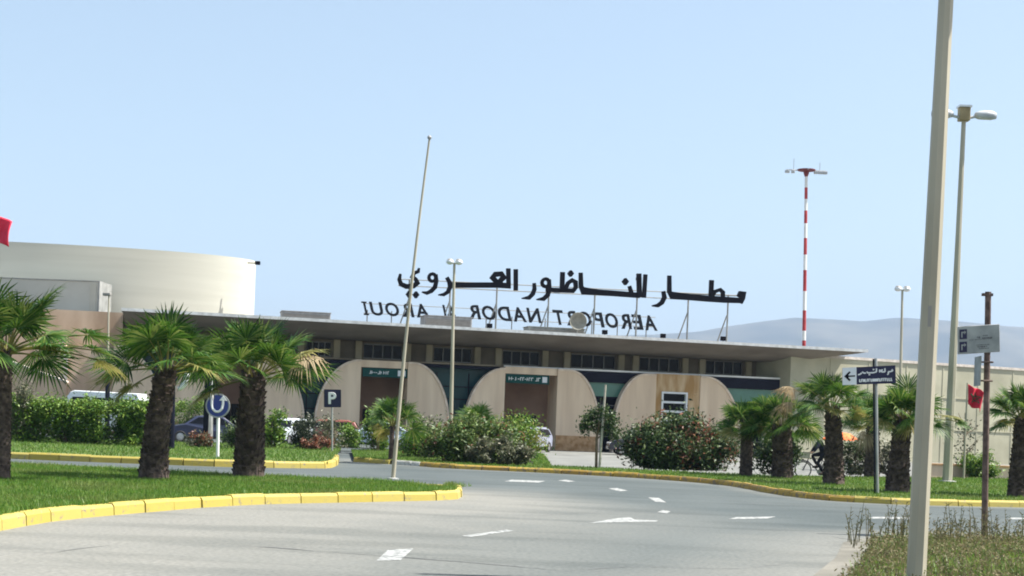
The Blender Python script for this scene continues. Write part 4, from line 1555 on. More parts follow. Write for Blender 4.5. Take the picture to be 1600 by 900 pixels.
mb.build('rim', M['bluedark'], bd)

# round blue sign with white hooked arrow
b = G(340, 714, H_B); o = thing('round_sign', 'round blue sign with a white hooked arrow on a white pole between two palms', 'road sign', tuple(b))
t = at_depth(341, 634, b) - b
mb = MB(); mb.tube([(0, 0, 0), (t.x, 0, t.z + .3)], .055, 10); mb.build('pole', M['white'], o)
mb = MB(); mb.lathe([(0, -.09), (.37, -.09), (.37, -.06), (0, -.06)], 28, (t.x, 0, t.z), axis='y'); bd = mb.build('disc', M['blue'], o)
mb = MB(); mb.lathe([(.37, -.10), (.42, -.10), (.42, -.055), (.37, -.055), (.37, -.10)], 32, (t.x, 0, t.z), axis='y'); mb.build('rim', M['galv'], bd)
mb = MB()
pts = [(-.2, .42), (-.2, .05), (-.17, -.1), (-.07, -.2), (.05, -.2), (.15, -.1), (.18, .05), (.18, .2)]
for i in range(len(pts) - 1):
    a, c = pts[i], pts[i + 1]
    mb.tube([(t.x + a[0], -.10, t.z + a[1]), (t.x + c[0], -.10, t.z + c[1])], .045, 6)
mb.prism([(t.x + .05, t.z + .18), (t.x + .31, t.z + .18), (t.x + .18, t.z + .36)], -.125, -.095)
mb.build('arrow', M['white'], bd)

# ------------------------------------------------------------------ flags
def flag(lab, pole_base, pole_h, w, h, droop, seed, right=True, z_top=None, star=True):
    o = thing('flag', lab, 'flag', tuple(pole_base), 0, 'red flags')
    mb = MB(); mb.tube([(0, 0, 0), (0, 0, pole_h)], [.045, .03], 8); mb.build('pole', M['post'], o)
    nx, ny = 22, 14
    zt_ = z_top if z_top else pole_h - .1

    def pt(u, v, off=0.0):
        x = .04 + w * u * (1 - droop * .25 * u)
        z = zt_ - h * v - droop * w * u * u * .9 + .06 * math.sin(u * 7 + seed)
        y = .15 * math.sin(u * 9 + v * 2.6 + seed) * (.3 + u) + off
        return (x, y, z)
    vs = [pt(i / nx, j / ny) for j in range(ny + 1) for i in range(nx + 1)]
    fs = [(j * (nx + 1) + i, j * (nx + 1) + i + 1, (j + 1) * (nx + 1) + i + 1, (j + 1) * (nx + 1) + i) for j in range(ny) for i in range(nx)]
    mb = MB(); mb.add(vs, fs); c = mb.build('cloth', M['flag'], o, smooth=True)
    s_ = c.modifiers.new('thick', 'SOLIDIFY'); s_.thickness = .012
    mb = MB()
    cxu, cyv, rr_ = .5, .5, .30
    pts = [(cxu + rr_ * h / w * math.sin(R(72 * k)), cyv - rr_ * math.cos(R(72 * k))) for k in range(5)]
    for k in range(5):
        a, c2 = pts[k], pts[(k + 2) % 5]
        for i in range(8):
            u0, v0 = a[0] + (c2[0] - a[0]) * i / 8, a[1] + (c2[1] - a[1]) * i / 8
            u1, v1 = a[0] + (c2[0] - a[0]) * (i + 1) / 8, a[1] + (c2[1] - a[1]) * (i + 1) / 8
            mb.tube([pt(u0, v0, -.012), pt(u1, v1, -.012)], .02 * h, 4)
    mb.build('star', M['flagstar'], c)
    return o


b = G(-91, 746, .2)
pz = at_depth(-86, 306, b).z
flag('large red flag with a green star drooping in at the left edge of the photo', tuple(b), pz - b.z, 1.36, .56, .36, .4)
b = P(1506, 742, 63); b.z = .15
pt_ = P(1509, 600, 63).z - b.z
o = flag('small red flag hanging beside the rusty sign pole on the right lawn', tuple(b), pt_ + .05, .66, .82, .5, 2.1)

# ------------------------------------------------------------------ palms
def palm(lab, base, hgt, r0, r1, LP, LB, nleaf, seed, lean=(0, 0), nlight=3, ndry=3, extra=(), el_lo=-25, el_hi=85, boots=260, group='fan palms'):
    """fan palm: bark covered with old leaf boots, a crown of pleated fans on bent stalks"""
    rd = random.Random(seed)
    o = thing('fan_palm', lab, 'palm tree', tuple(base), 0, group)
    top = Vector((lean[0], lean[1], hgt))
    k = 9
    pts, rad = [], []
    for i in range(k + 1):
        t = i / k
        pts.append((top.x * t * t, top.y * t * t, hgt * t))
        rad.append((r0 + (r1 - r0) * t ** .8) * (1.06 if i == 0 else 1) * (1 + rd.uniform(-.04, .04)))
    mb = MB(); mb.tube(pts, rad, 14)
    for i in range(boots):
        t = (i + .5) / boots
        a = i * 2.39996
        c = Vector((top.x * t * t, top.y * t * t, hgt * t))
        rr_ = (r0 + (r1 - r0) * t ** .8)
        u = Vector((math.cos(a), math.sin(a), 0)); w = Vector((-u.y, u.x, 0))
        ww = r0 * rd.uniform(.17, .27); hh = r0 * rd.uniform(.25, .5); out = r0 * rd.uniform(.03, .15) * (1 + .5 * t)
        p0 = c + u * (rr_ * .93)
        a0, a1 = p0 - w * ww, p0 + w * ww
        b0, b1 = c + u * (rr_ + out) + Vector((0, 0, hh)) - w * ww * .55, c + u * (rr_ + out) + Vector((0, 0, hh)) + w * ww * .55
        c0, c1 = c + u * (rr_ * .9) + Vector((0, 0, hh * 1.1)) - w * ww * .5, c + u * (rr_ * .9) + Vector((0, 0, hh * 1.1)) + w * ww * .5
        mb.add([a0, a1, b1, b0, c0, c1], [(0, 1, 2, 3), (3, 2, 5, 4), (0, 3, 4), (1, 5, 2)])
    mb.build('trunk', M['trunk'], o)
    mbs = {'g': MB(), 'l': MB(), 'd': MB(), 's': MB()}

    def fan(az, el, lp, lb, key, roll):
        m_ = mbs[key]
        d = Vector((math.cos(az) * math.cos(el), math.sin(az) * math.cos(el), math.sin(el)))
        st = top + Vector((math.cos(az), math.sin(az), 0)) * r1 * .5 + Vector((0, 0, rd.uniform(-.1, .12)))
        # bent stalk
        sp = [st]
        dd = d.copy()
        for i in range(5):
            sp.append(sp[-1] + dd * lp / 5)
            dd = (dd + Vector((0, 0, -.04 - .035 * math.cos(el)))).normalized()
        mbs['s' if key != 'd' else 'd'].tube(sp, [.028, .024, .02, .017, .015, .013], 4)
        q = sp[-1]
        side = dd.cross(Vector((0, 0, 1)))
        if side.length < .1: side = Vector((-math.sin(az), math.cos(az), 0))
        side.normalize()
        side = Matrix.Rotation(roll, 3, dd) @ side
        nrm = side.cross(dd).normalized()
        K = 34
        span = R(118)
        prev = None
        cup = rd.uniform(.05, .22)
        for i in range(K):
            a = -span + 2 * span * (i + .5) / K
            e_ = (dd * math.cos(a) + side * math.sin(a)).normalized()
            L_ = lb * (.62 + .38 * math.cos(a * .62)) * rd.uniform(.9, 1.06)
            e2 = (e_ + nrm * cup * (.3 + abs(math.sin(a)))).normalized()
            wv = (side * math.cos(a) - dd * math.sin(a)).normalized()
            da = span / K
            r1_ = L_ * .26; r2_ = L_ * .62
            pl = nrm * (.012 if i % 2 else -.012)
            g1 = Vector((0, 0, -.02 * lb)); g2 = Vector((0, 0, -.10 * lb)); g3 = Vector((0, 0, -rd.uniform(.15, .40) * lb))
            if key == 'd':
                g2 *= 2.2; g3 *= 2.4
            p0 = q + e2 * .03
            w1 = r1_ * math.tan(da) * 1.02; w2 = min(r2_ * math.tan(da) * .8, .024)
            a1, b1 = q + e2 * r1_ + wv * w1 + g1 + pl, q + e2 * r1_ - wv * w1 + g1 - pl
            a2, b2 = q + e2 * r2_ + wv * w2 + g2, q + e2 * r2_ - wv * w2 + g2
            tip = q + e2 * L_ + g3
            m_.add([p0, a1, b1, a2, b2, tip], [(0, 1, 2), (1, 3, 4, 2), (3, 5, 4)])
    for i in range(nleaf):
        t = i / max(1, nleaf - 1)
        az = i * 2.39996 + rd.uniform(-.3, .3)
        el = R(el_lo + (el_hi - el_lo) * t ** .85 + rd.uniform(-8, 8))
        fan(az, el, LP * rd.uniform(.75, 1.12) * (1 - .15 * t), LB * rd.uniform(.85, 1.1), 'g', rd.uniform(-.9, .9))
    for i in range(nlight):
        fan(rd.uniform(0, 6.28), R(rd.uniform(-12, 12)), LP * rd.uniform(.8, 1.1), LB * rd.uniform(.8, 1.0), 'l', rd.uniform(-.8, .8))
    for i in range(ndry):
        fan(rd.uniform(0, 6.28), R(rd.uniform(-75, -45)), LP * rd.uniform(.5, .8), LB * rd.uniform(.7, .95), 'd', rd.uniform(-.8, .8))
    for az, el, lp, lb, key in extra:
        fan(R(az), R(el), lp, lb, key, rd.uniform(-.4, .4))
    mbs['g'].build('crown', M['palm'], o)
    if mbs['l'].v: mbs['l'].build('yellowing_fronds', M['palmlight'], o)
    if mbs['d'].v: mbs['d'].build('dry_fronds', M['palmdry'], o)
    mbs['s'].build('stalks', M['palmlight'], o)
    return o


def palm_px(lab, xb, yb, xt, yt, zb, wb, wt, LP, LB, nleaf, seed, **kw):
    b = G(xb, yb, zb)
    t = P(xt, yt, b.y)
    s = F / b.y
    return palm(lab, tuple(b), t.z - b.z, wb / s / 2, wt / s / 2, LP, LB, nleaf, seed, lean=(t.x - b.x, 0), **kw)


palm_px('large fan palm cut by the left edge of the photo with two long drooping fronds', 3, 747, 8, 548, H_A, 25, 20, .95, 1.0, 22, 21, nlight=1, ndry=0, el_lo=2,
        extra=[(0, 22, 1.75, .85, 'g'), (-6, 12, 1.9, .8, 'g'), (6, 3, 1.95, .8, 'l'), (-15, 55, 1.2, 1.05, 'g'), (20, 62, 1.1, 1.05, 'g')])
palm_px('fan palm with straight dark trunk second from the left on the front lawn', 240, 747, 260, 582, H_A, 46, 29, .95, 1.0, 20, 33, nlight=1, ndry=0, el_lo=14,
        extra=[(100, 84, .7, 1.15, 'g'), (185, 2, 1.0, .85, 'l'), (170, -18, .8, .8, 'l'), (0, 25, .9, .8, 'g')])
palm_px('stout fan palm nearest the leaning flagpole on the front lawn', 388, 743.5, 396, 590, H_A, 49, 34, 1.05, 1.02, 22, 45, nlight=1, ndry=0, el_lo=14,
        extra=[(2, 20, 1.3, .95, 'g'), (-8, 34, 1.25, .9, 'd'), (10, 38, 1.2, .9, 'l'), (178, 12, 1.1, .9, 'l'), (188, -10, .85, .8, 'g'), (90, 80, .6, 1.0, 'l')])
GR = 'fan palms'
palm_px('short fan palm against the right end of the big oleander', 1165, 743, 1168, 672, H_C, 20, 18, .7, .8, 16, 51, nlight=1, ndry=0, el_lo=5, boots=120)
palm_px('bushy low fan palm left of the cyclist', 1222, 746, 1221, 668, H_C, 34, 28, .85, .85, 26, 57, nlight=3, ndry=0, el_lo=-5, boots=140)
palm_px('fan palm in front of the cyclist with a dry pale frond on its left', 1302, 756, 1300, 640, H_C, 34, 20, .78, .78, 18, 63, nlight=2, ndry=0, el_lo=5,
        extra=[(185, 45, .95, .7, 'g'), (180, 15, 1.35, .75, 'd'), (175, 32, 1.4, .75, 'd'), (178, -8, 1.1, .8, 'g')])
palm_px('fan palm directly behind the navy direction sign', 1362, 745, 1364, 660, H_C, 24, 18, .7, .8, 20, 69, nlight=2, ndry=1, el_lo=0, boots=150)
palm_px('thick fan palm just left of the thick lamp post', 1402, 768, 1412, 656, H_C, 38, 22, .72, .82, 24, 75, nlight=2, ndry=0, el_lo=0,
        extra=[(0, 8, 1.5, .6, 'g'), (5, 14, 1.3, .6, 'l'), (60, 75, .8, .9, 'g')])
palm_px('fan palm cut by the right edge of the photo', 1590, 775, 1598, 656, H_C, 32, 20, .68, .8, 22, 81, nlight=2, ndry=0, el_lo=0)
palm_px('young fan palm with a thin stem above the bushes left of the lamp post', 611, 718, 613, 665, H_C, 9, 7, .75, .75, 14, 87, nlight=2, ndry=0, el_lo=10, boots=40)
palm_px('young fan palm poking out of the bushes right of the lamp post', 747, 716, 745, 668, H_C, 10, 8, .7, .75, 14, 93, nlight=1, ndry=0, el_lo=15, boots=40)


# ------------------------------------------------------------------ bushes and hedges
def bush(name, lab, cat, base, w, h, dep, n, size, m, seed, group=None, box=False, stems=5, second=None, zlow=.06):
    r_ = np.random.default_rng(seed)
    o = thing(name, lab, cat, tuple(base), 0, group)

    def leaves(n, bias=0):
        nc = max(14, int(w * h * dep * (7 if box else 2.2)))
        if box:
            c = r_.uniform([-w / 2, -dep / 2, h * .10], [w / 2, dep / 2, h * .8], (nc, 3))
            k_ = r_.random(nc) < .4; c[k_, 2] = r_.uniform(h * .86, h * .97, k_.sum())
        else:
            u = r_.normal(size=(nc, 3)); u /= np.linalg.norm(u, axis=1)[:, None]
            u *= (r_.uniform(.35, 1, nc) ** .5)[:, None]
            c = np.column_stack([u[:, 0] * w / 2 * .86, u[:, 1] * dep / 2 * .86, h * .47 + u[:, 2] * h * .45])
            c[:, 2] = np.clip(c[:, 2], h * zlow, None)
        k = r_.integers(0, nc, n)
        sg = min(w, h, dep) * .14
        p = c[k] + r_.normal(size=(n, 3)) * sg * r_.uniform(.6, 1.25, (nc, 1))[k]
        p[:, 2] = np.where(p[:, 2] < .02, r_.uniform(.02, .3, n), p[:, 2])
        nr = r_.normal(size=(n, 3)); nr[:, 2] += 1.5 if box else 1.0
        u = np.cross(nr, r_.normal(size=(n, 3))); u /= np.linalg.norm(u, axis=1)[:, None]
        v = np.cross(nr, u); v /= np.linalg.norm(v, axis=1)[:, None]
        s = size * r_.uniform(.6, 1.3, (n, 1))
        return np.stack([p - u * s * .55, p + v * s * .2, p + u * s * .55, p - v * s * .2], 1)
    if second:
        n2 = int(n * second[1])
        npmesh('sprays', leaves(n2), 4, second[0], o)
        n = n - n2
    npmesh('foliage', leaves(n), 4, m, o)
    mb = MB()
    rd = random.Random(seed)
    for i in range(stems):
        a = rd.uniform(0, 6.28); q = rd.uniform(.05, .3)
        x0, y0 = math.cos(a) * w * .12, math.sin(a) * dep * .12
        p = [(x0, y0, 0), (x0 * 2 + rd.uniform(-.1, .1), y0 * 2, h * .4), (math.cos(a) * w * q, math.sin(a) * dep * q, h * .75)]
        mb.tube(p, [.03, .022, .01], 5)
    mb.build('stems', M['stem'], o)
    return o


def bush_px(name, lab, cat, xc, yb, w_px, yt, dep, n, size, m, seed, zb=None, **kw):
    b = G(xc, yb, H_C if zb is None else zb)
    s = F / b.y
    return bush(name, lab, cat, tuple(b), w_px / s, P(xc, yt, b.y).z - b.z, dep, n, size, m, seed, **kw)


SH = 'garden bushes'
bush_px('oleander_bush', 'big dense rounded oleander bush in front of the ochre window bay', 'bush', 1061, 734, 196, 654, 2.8, 26000, .17, M['oleander'], 1, group=SH, second=(M['reddish'], .10))
bush_px('oleander_bush', 'reddish oleander bush under the young palms right of the flagpole', 'bush', 735, 722, 176, 655, 2.8, 12000, .17, M['oleanderlight'], 2, group=SH, second=(M['reddish'], .09))
bush_px('oleander_bush', 'pale green bush standing before the brown portal next to the ochre plinth', 'bush', 806, 716, 88, 652, 2.2, 6000, .16, M['bright'], 3, group=SH, second=(M['palmlight'], .3))
bush_px('grey_shrub', 'low grey green shrub along the kerb in front of the oleanders', 'bush', 775, 726, 175, 690, 1.6, 7000, .15, M['olive'], 4, group=SH)
bush_px('grey_shrub', 'pale flowering shrub just behind the flagpole', 'bush', 662, 714, 86, 652, 2.2, 5200, .15, M['olive'], 5, group=SH, second=(M['bright'], .4))
bush_px('leafy_shrub', 'leafy green shrub left of the flagpole foot', 'bush', 590, 704, 46, 640, 1.5, 3000, .18, M['bright'], 6, group=SH)
bush_px('leafy_shrub', 'small yellow green shrub right of the parking sign', 'bush', 550, 700, 42, 652, 1.4, 2400, .16, M['bright'], 7, group=SH)
bush_px('topiary_bush', 'narrow dark upright bush between the white car and the parking sign', 'bush', 474, 702, 40, 647, 1.4, 3200, .13, M['dark'], 8, group=SH)
bush_px('topiary_bush', 'dark thin bush under the parking sign', 'bush', 515, 702, 60, 650, 1.4, 1300, .14, M['olive'], 9, group=SH)
bush_px('reddish_shrub', 'low reddish shrub in front of the red car', 'bush', 496, 704, 70, 684, 1.0, 2200, .13, M['reddish'], 10, group=SH)
bush_px('leafy_shrub', 'bright green shrub right of the stout palm trunk', 'bush', 424, 699, 46, 640, 1.6, 3600, .17, M['bright'], 11, zb=H_B, group=SH)
bush_px('leafy_shrub', 'dull green shrub behind the stout palm trunk', 'bush', 375, 700, 44, 650, 1.6, 2600, .16, M['oleander'], 12, zb=H_B, group=SH)
bush_px('brown_shrub', 'low brown shrub in front of the dark blue car', 'bush', 309, 698, 46, 674, 1.2, 2200, .13, M['olive'], 13, zb=H_B, group=SH, second=(M['reddish'], .35))
bush_px('leafy_shrub', 'bright clipped shrub above the dark blue car', 'bush', 297, 690, 54, 628, 1.6, 3200, .16, M['bright'], 14, zb=0, group=SH, box=True)
bush_px('leafy_shrub', 'thin shrub with bare twigs between the navy sign and the cyclist palm', 'bush', 1338, 742, 56, 684, 1.4, 2600, .15, M['oleander'], 15, group=SH, second=(M['olive'], .4))
bush_px('leafy_shrub', 'thin brownish shrub behind the thick palm', 'bush', 1386, 741, 50, 686, 1.4, 2000, .15, M['olive'], 16, group=SH)
bush_px('leafy_shrub', 'small bright green shrub left of the rusty pole foot', 'bush', 1528, 746, 66, 706, 1.4, 3000, .15, M['bright'], 17, group=SH)
bush_px('leafy_shrub', 'low shrub at the foot of the bushy low palm', 'bush', 1212, 742, 78, 676, 1.6, 3400, .17, M['oleander'], 18, group=SH)
bush_px('climber_plant', 'pale bushy plant beside the ramp wall at the left edge', 'bush', 32, 690, 40, 588, 1.2, 1800, .15, M['olive'], 19, zb=.2, group=SH)
# hedge
b = G(120, 693, .2)
s = F / b.y
hz = (P(120, 619, b.y).z - b.z) * .80
bush('hedge', 'long clipped bright green hedge in front of the white van', 'hedge', tuple(b), 222 / s, hz, 1.5, 34000, .15, M['bright'], 30, box=True, stems=14)
bush_px('hedge', 'short end piece of clipped hedge beside the second palm', 'hedge', 216, 696, 40, 640, 1.3, 4500, .15, M['bright'], 31, zb=.2, box=True, stems=4)

# bare shrub under the small flag
b = G(1505, 744, H_C)
o = thing('bare_shrub', 'bare dark branching shrub under the small red flag', 'shrub', tuple(b))
mb = MB(); rd = random.Random(5)
hb = P(1505, 645, b.y).z - b.z
mb.tube([(0, 0, 0), (.02, 0, hb * .5), (-.02, 0, hb)], [.07, .05, .02], 6)
for i in range(16):
    z = hb * rd.uniform(.2, .85); a = rd.uniform(0, 6.28); l = rd.uniform(.3, .75)
    d = Vector((math.cos(a) * l, math.sin(a) * l * .6, l * rd.uniform(.5, 1)))
    mb.tube([(0, 0, z), Vector((0, 0, z)) + d * .6, Vector((0, 0, z)) + d + Vector((0, 0, .1))], [.028, .018, .008], 5)
mb.build('branches', M['stem'], o)
r_ = np.random.default_rng(77)
n = 260
p = np.column_stack([r_.normal(0, .35, n), r_.normal(0, .25, n), r_.uniform(.3, hb * .9, n)])
u = r_.normal(size=(n, 3)); u /= np.linalg.norm(u, axis=1)[:, None]
v = np.cross(u, r_.normal(size=(n, 3))); v /= np.linalg.norm(v, axis=1)[:, None]
npmesh('leaves', np.stack([p - u * .07, p + v * .035, p + u * .07, p - v * .035], 1), 4, M['dark'], o)

# young staked tree in front of the ochre plinth
b = G(934, 731, H_C)
o = thing('young_tree', 'young tree tied to a pale stake in front of the ochre plinth', 'tree', tuple(b))
ht = P(935, 640, b.y).z - b.z
mb = MB(); mb.tube([(-.06, 0, 0), (-.08, 0, ht * .5), (-.02, 0, ht * .8)], [.06, .05, .03], 7)
for i in range(7):
    a = i * 2.4; l = .5
    mb.tube([(-.05, 0, ht * (.5 + .04 * i)), (-.05 + math.cos(a) * l * .5, math.sin(a) * l * .4, ht * (.62 + .04 * i)), (-.05 + math.cos(a) * l, math.sin(a) * l * .7, ht * (.7 + .03 * i))], [.025, .018, .008], 5)
mb.build('trunk', M['stem'], o)
hs_ = P(939, 601, b.y).z - b.z
mb = MB(); mb.tube([(.06, -.08, 0), (.17, -.08, hs_)], [.05, .04], 8); mb.build('stake', M['palestem'], o)
r_ = np.random.default_rng(78)
cl = np.array([(-.45, 0, ht * .78), (-.3, .1, ht * .9), (.35, .1, ht * .74), (.48, -.1, ht * .84), (.0, .2, ht * .72), (-.55, 0, ht * .68), (.6, .1, ht * .6), (.1, .1, ht * .95)])
n = 2200; k = r_.integers(0, len(cl), n)
p = cl[k] + r_.normal(0, .14, (n, 3))
u = r_.normal(size=(n, 3)); u /= np.linalg.norm(u, axis=1)[:, None]
v = np.cross(u, r_.normal(size=(n, 3))); v /= np.linalg.norm(v, axis=1)[:, None]
sz = r_.uniform(.04, .09, (n, 1))
npmesh('crown', np.stack([p - u * sz, p + v * sz * .45, p + u * sz, p - v * sz * .45], 1), 4, M['oleander'], o)
# ------------------------------------------------------------------ vehicles
def car(name, lab, loc, rz, col, kind='sedan', group='parked cars'):
    o = thing(name, lab, 'van' if kind == 'van' else 'car', loc, rz, group)
    paint = plain('paint ' + lab[:18], col, rough=.28, spec=.5, coat=.6)
    if kind == 'van':
        Lx, Wd, Hh = 5.2, .98, 2.55
        prof = [(-2.6, .42), (-2.6, 1.25), (-2.52, 2.2), (-2.38, 2.5), (1.1, 2.55), (1.3, 2.47), (1.95, 1.5), (2.5, 1.22), (2.62, .95), (2.62, .42)]
        belt = 1.42
        wheels = (-1.65, 1.75); wr = .36
        sidewin = [[(-2.3, 1.45), (-2.25, 2.15), (-1.2, 2.18), (-1.2, 1.45)], [(-1.1, 1.45), (-1.1, 2.18), (.1, 2.2), (.1, 1.45)], [(.2, 1.45), (.2, 2.2), (1.15, 2.2), (1.62, 1.45)]]
        wind = ((1.36, 2.36), (1.93, 1.54)); rear = ((-2.53, 2.1), (-2.6, 1.35))
    else:
        Lx, Wd, Hh = 4.3, .86, 1.46
        prof = [(-2.12, .32), (-2.15, .72), (-2.05, .98), (-1.5, 1.02), (-.95, 1.40), (-.6, 1.46), (.3, 1.45), (.55, 1.38), (1.12, .98), (1.9, .84), (2.12, .68), (2.15, .32)]
        if kind == 'hatch':
            prof = [(-1.95, .32), (-2.0, .8), (-1.92, 1.0), (-1.72, 1.36), (-1.3, 1.48), (.1, 1.49), (.45, 1.40), (1.1, 1.0), (1.8, .86), (2.02, .68), (2.04, .32)]
        belt = .98
        wheels = (-1.3, 1.32); wr = .31
        if kind == 'hatch':
            sidewin = [[(-1.65, 1.02), (-1.5, 1.34), (-.45, 1.38), (-.45, 1.02)], [(-.38, 1.02), (-.38, 1.38), (.28, 1.38), (.92, 1.02)]]
            rear = ((-1.74, 1.34), (-1.92, 1.02))
        else:
            sidewin = [[(-1.25, 1.04), (-.86, 1.33), (-.3, 1.38), (-.3, 1.03)], [(-.22, 1.03), (-.22, 1.38), (.38, 1.36), (.92, 1.02)]]
            rear = ((-1.0, 1.36), (-1.45, 1.05))
        wind = ((.58, 1.35), (1.08, 1.01))

    def hw(z):
        if z <= belt: return Wd * (1 - .05 * max(0, .55 - z) / .3)
        return Wd - (Wd * .24 if kind != 'van' else Wd * .10) * ((z - belt) / (Hh - belt)) ** 1.1
    # body, rings across the width so that the flanks round over
    mb = MB()
    rows = [-1, -.93, -.5, .5, .93, 1]
    vs = []
    cx_ = 0; cz_ = .75 if kind != 'van' else 1.3
    for r_ in rows:
        for x, z in prof:
            sh = .985 if abs(r_) == 1 else 1.0
            vs.append((cx_ + (x - cx_) * sh, r_ * hw(z), cz_ + (z - cz_) * sh))
    n = len(prof)
    fs = [tuple(range(n)), tuple(range(5 * n + n - 1, 5 * n - 1, -1))]
    for i in range(5):
        for k in range(n):
            k2 = (k + 1) % n
            fs.append((i * n + k, i * n + k2, (i + 1) * n + k2, (i + 1) * n + k))
    mb.add(vs, fs)
    bevel(mb.build('body', paint, o), .035, 3)
    for s_ in (-1, 1):
        for w_ in sidewin:
            mb = MB()
            a = [(x, s_ * (hw(z) + .006), z) for x, z in w_]; c = [(x, s_ * (hw(z) - .03), z) for x, z in w_]
            mb.add(a + c, [(0, 1, 2, 3), (7, 6, 5, 4)] + [(k, (k + 1) % 4, 4 + (k + 1) % 4, 4 + k) for k in range(4)])
            mb.build('side_window', M['glass'], o)
    for nm, ((xa, za), (xb, zb_)) in (('windscreen', wind), ('rear_window', rear)):
        sg = 1 if nm == 'windscreen' else -1
        mb = MB()
        a = [(xa + sg * .012, -hw(za) * .9, za + .012), (xa + sg * .012, hw(za) * .9, za + .012), (xb + sg * .012, hw(zb_) * .93, zb_ + .012), (xb + sg * .012, -hw(zb_) * .93, zb_ + .012)]
        c = [(p[0] - sg * .05, p[1], p[2] - .04) for p in a]
        mb.add(a + c, [(0, 1, 2, 3), (7, 6, 5, 4)] + [(k, (k + 1) % 4, 4 + (k + 1) % 4, 4 + k) for k in range(4)])
        mb.build(nm, M['glass'], o)
    for x in wheels:
        for s_ in (-1, 1):
            mb = MB(); mb.lathe([(.20, -.1), (wr - .03, -.11), (wr, -.07), (wr, .07), (wr - .03, .11), (.20, .1)], 22, (x, s_ * (Wd - .085), wr), axis='y')
            t = mb.build('wheel', M['tyre'], o)
            mb = MB(); mb.lathe([(0, s_ * .09), (.08, s_ * .095), (.19, s_ * .085), (.205, s_ * .06)], 18, (x, s_ * (Wd - .085), wr), axis='y')
            mb.build('rim', M['alloy'], t)
    fx, rx_ = prof[-2][0], prof[1][0]
    fz = prof[-2][1]
    for s_ in (-1, 1):
        mb = MB(); mb.box(fx - .2, fx + .015, s_ * Wd * .72 - .16, s_ * Wd * .72 + .16, fz - .08, fz + .06); bevel(mb.build('headlight', M['lens'], o), .03)
        mb = MB(); mb.box(rx_ - .02, rx_ + .14, s_ * Wd * .8 - .1, s_ * Wd * .8 + .1, belt - .26, belt - .06); bevel(mb.build('tail_light', M['red'], o), .02)
    for x_, nm in ((fx, 'front_bumper'), (rx_, 'rear_bumper')):
        mb = MB(); sg = 1 if nm == 'front_bumper' else -1
        mb.box(min(x_ - sg * .1, x_ + sg * .06), max(x_ - sg * .1, x_ + sg * .06), -Wd * .93, Wd * .93, .34, .52); b_ = bevel(mb.build(nm, paint, o), .03)
        mb = MB(); mb.box(min(x_ + sg * .062, x_ + sg * .075), max(x_ + sg * .062, x_ + sg * .075), -.26, .26, .40, .51); mb.build('number_plate', M['white'], b_)
    return o


def put(x, y):
    p = G(x, y); return (p.x, p.y, 0.012)


def putY(x, Y):
    p = P(x, 690, Y); return (p.x, p.y, 0.012)


car('parked_van', 'white van with only its roof showing over the hedge', putY(152, 84), R(178), (.70, .74, .76), 'van', group=None)
car('parked_car', 'dark navy car half hidden by the round sign and brown shrub', putY(318, 82), R(198), (.02, .025, .06), 'sedan')
car('parked_car', 'white car seen between the bright shrub and the dark narrow bush', putY(444, 83), R(255), (.62, .68, .74), 'hatch')
car('parked_car', 'dull red car behind the parking sign', putY(506, 86), R(184), (.24, .07, .05), 'hatch')
car('parked_car', 'pale blue car behind the young palm stem', putY(588, 84), R(195), (.42, .50, .62), 'sedan')
car('parked_car', 'grey blue car with a rounded roof at the brown portal', putY(826, 91), R(250), (.28, .30, .38), 'hatch')
car('parked_car', 'dark blue car behind the staked young tree', putY(1003, 92), R(183), (.01, .012, .028), 'hatch')

# orange sunshade behind the cyclist
p = P(1312, 720, 74)
o = thing('parasol', 'flat orange sunshade behind the palm and the cyclist', 'parasol', (p.x, p.y, 0))
zt_ = P(1312, 675, 74).z; zb_ = P(1312, 688, 74).z
mb = MB(); mb.lathe([(.03, zt_), (.45, zt_ - .06), (.88, zb_ + .06), (.90, zb_), (.86, zb_), (.44, zt_ - .12), (.03, zt_ - .06)], 8); mb.build('canopy', M['orange'], o)
mb = MB(); mb.tube([(0, 0, 0), (0, 0, zt_)], .03, 8); mb.build('pole', M['palestem'], o)
mb = MB(); mb.lathe([(.28, 0), (.28, .06), (.06, .1)], 14); mb.build('base', M['frame'], o)

# ------------------------------------------------------------------ bicycle and rider (riding to the left)
g0 = G(1254, 748)
GX, GY = g0.x, g0.y
sc = 1.06
bk = thing('bicycle', 'dark bicycle with a pale box on its front ridden behind the palm', 'bicycle', (GX, GY, .012))
WR = .34
WB = 1.06
for x in (0, WB):
    mb = MB()
    mb.lathe([(WR - .035, -.012), (WR - .018, -.02), (WR, 0), (WR - .018, .02), (WR - .035, .012)], 36, (x, 0, WR), axis='y')
    w = mb.build('wheel', M['tyre'], bk)
    mb = MB(); mb.lathe([(WR - .05, -.011), (WR - .034, -.013), (WR - .034, .013), (WR - .05, .011), (WR - .05, -.011)], 36, (x, 0, WR), axis='y'); mb.build('rim', M['alloy'], w)
    mb = MB()
    for k in range(18):
        a = 2 * math.pi * k / 18
        mb.tube([(x, 0, WR), (x + math.cos(a) * (WR - .045), 0, WR + math.sin(a) * (WR - .045))], .0025, 4)
    mb.lathe([(.0, -.05), (.025, -.05), (.025, .05), (.0, .05)], 10, (x, 0, WR), axis='y')
    mb.build('spokes', M['alloy'], w)
BBk = (.62, 0, .29); ST = (.78, 0, .84); HDt = (.22, 0, .86); HDb = (.17, 0, .70)
mb = MB()
for a, c, r_ in ((BBk, ST, .016), (HDb, BBk, .018), ((.21, 0, .82), (.75, 0, .76), .015), (HDb, HDt, .019)):
    mb.tube([a, c], r_, 8)
for s_ in (-1, 1):
    mb.tube([(BBk[0], s_ * .03, BBk[2]), (WB, s_ * .06, WR)], .010, 6)
    mb.tube([(.75, s_ * .02, .76), (WB, s_ * .06, WR)], .009, 6)
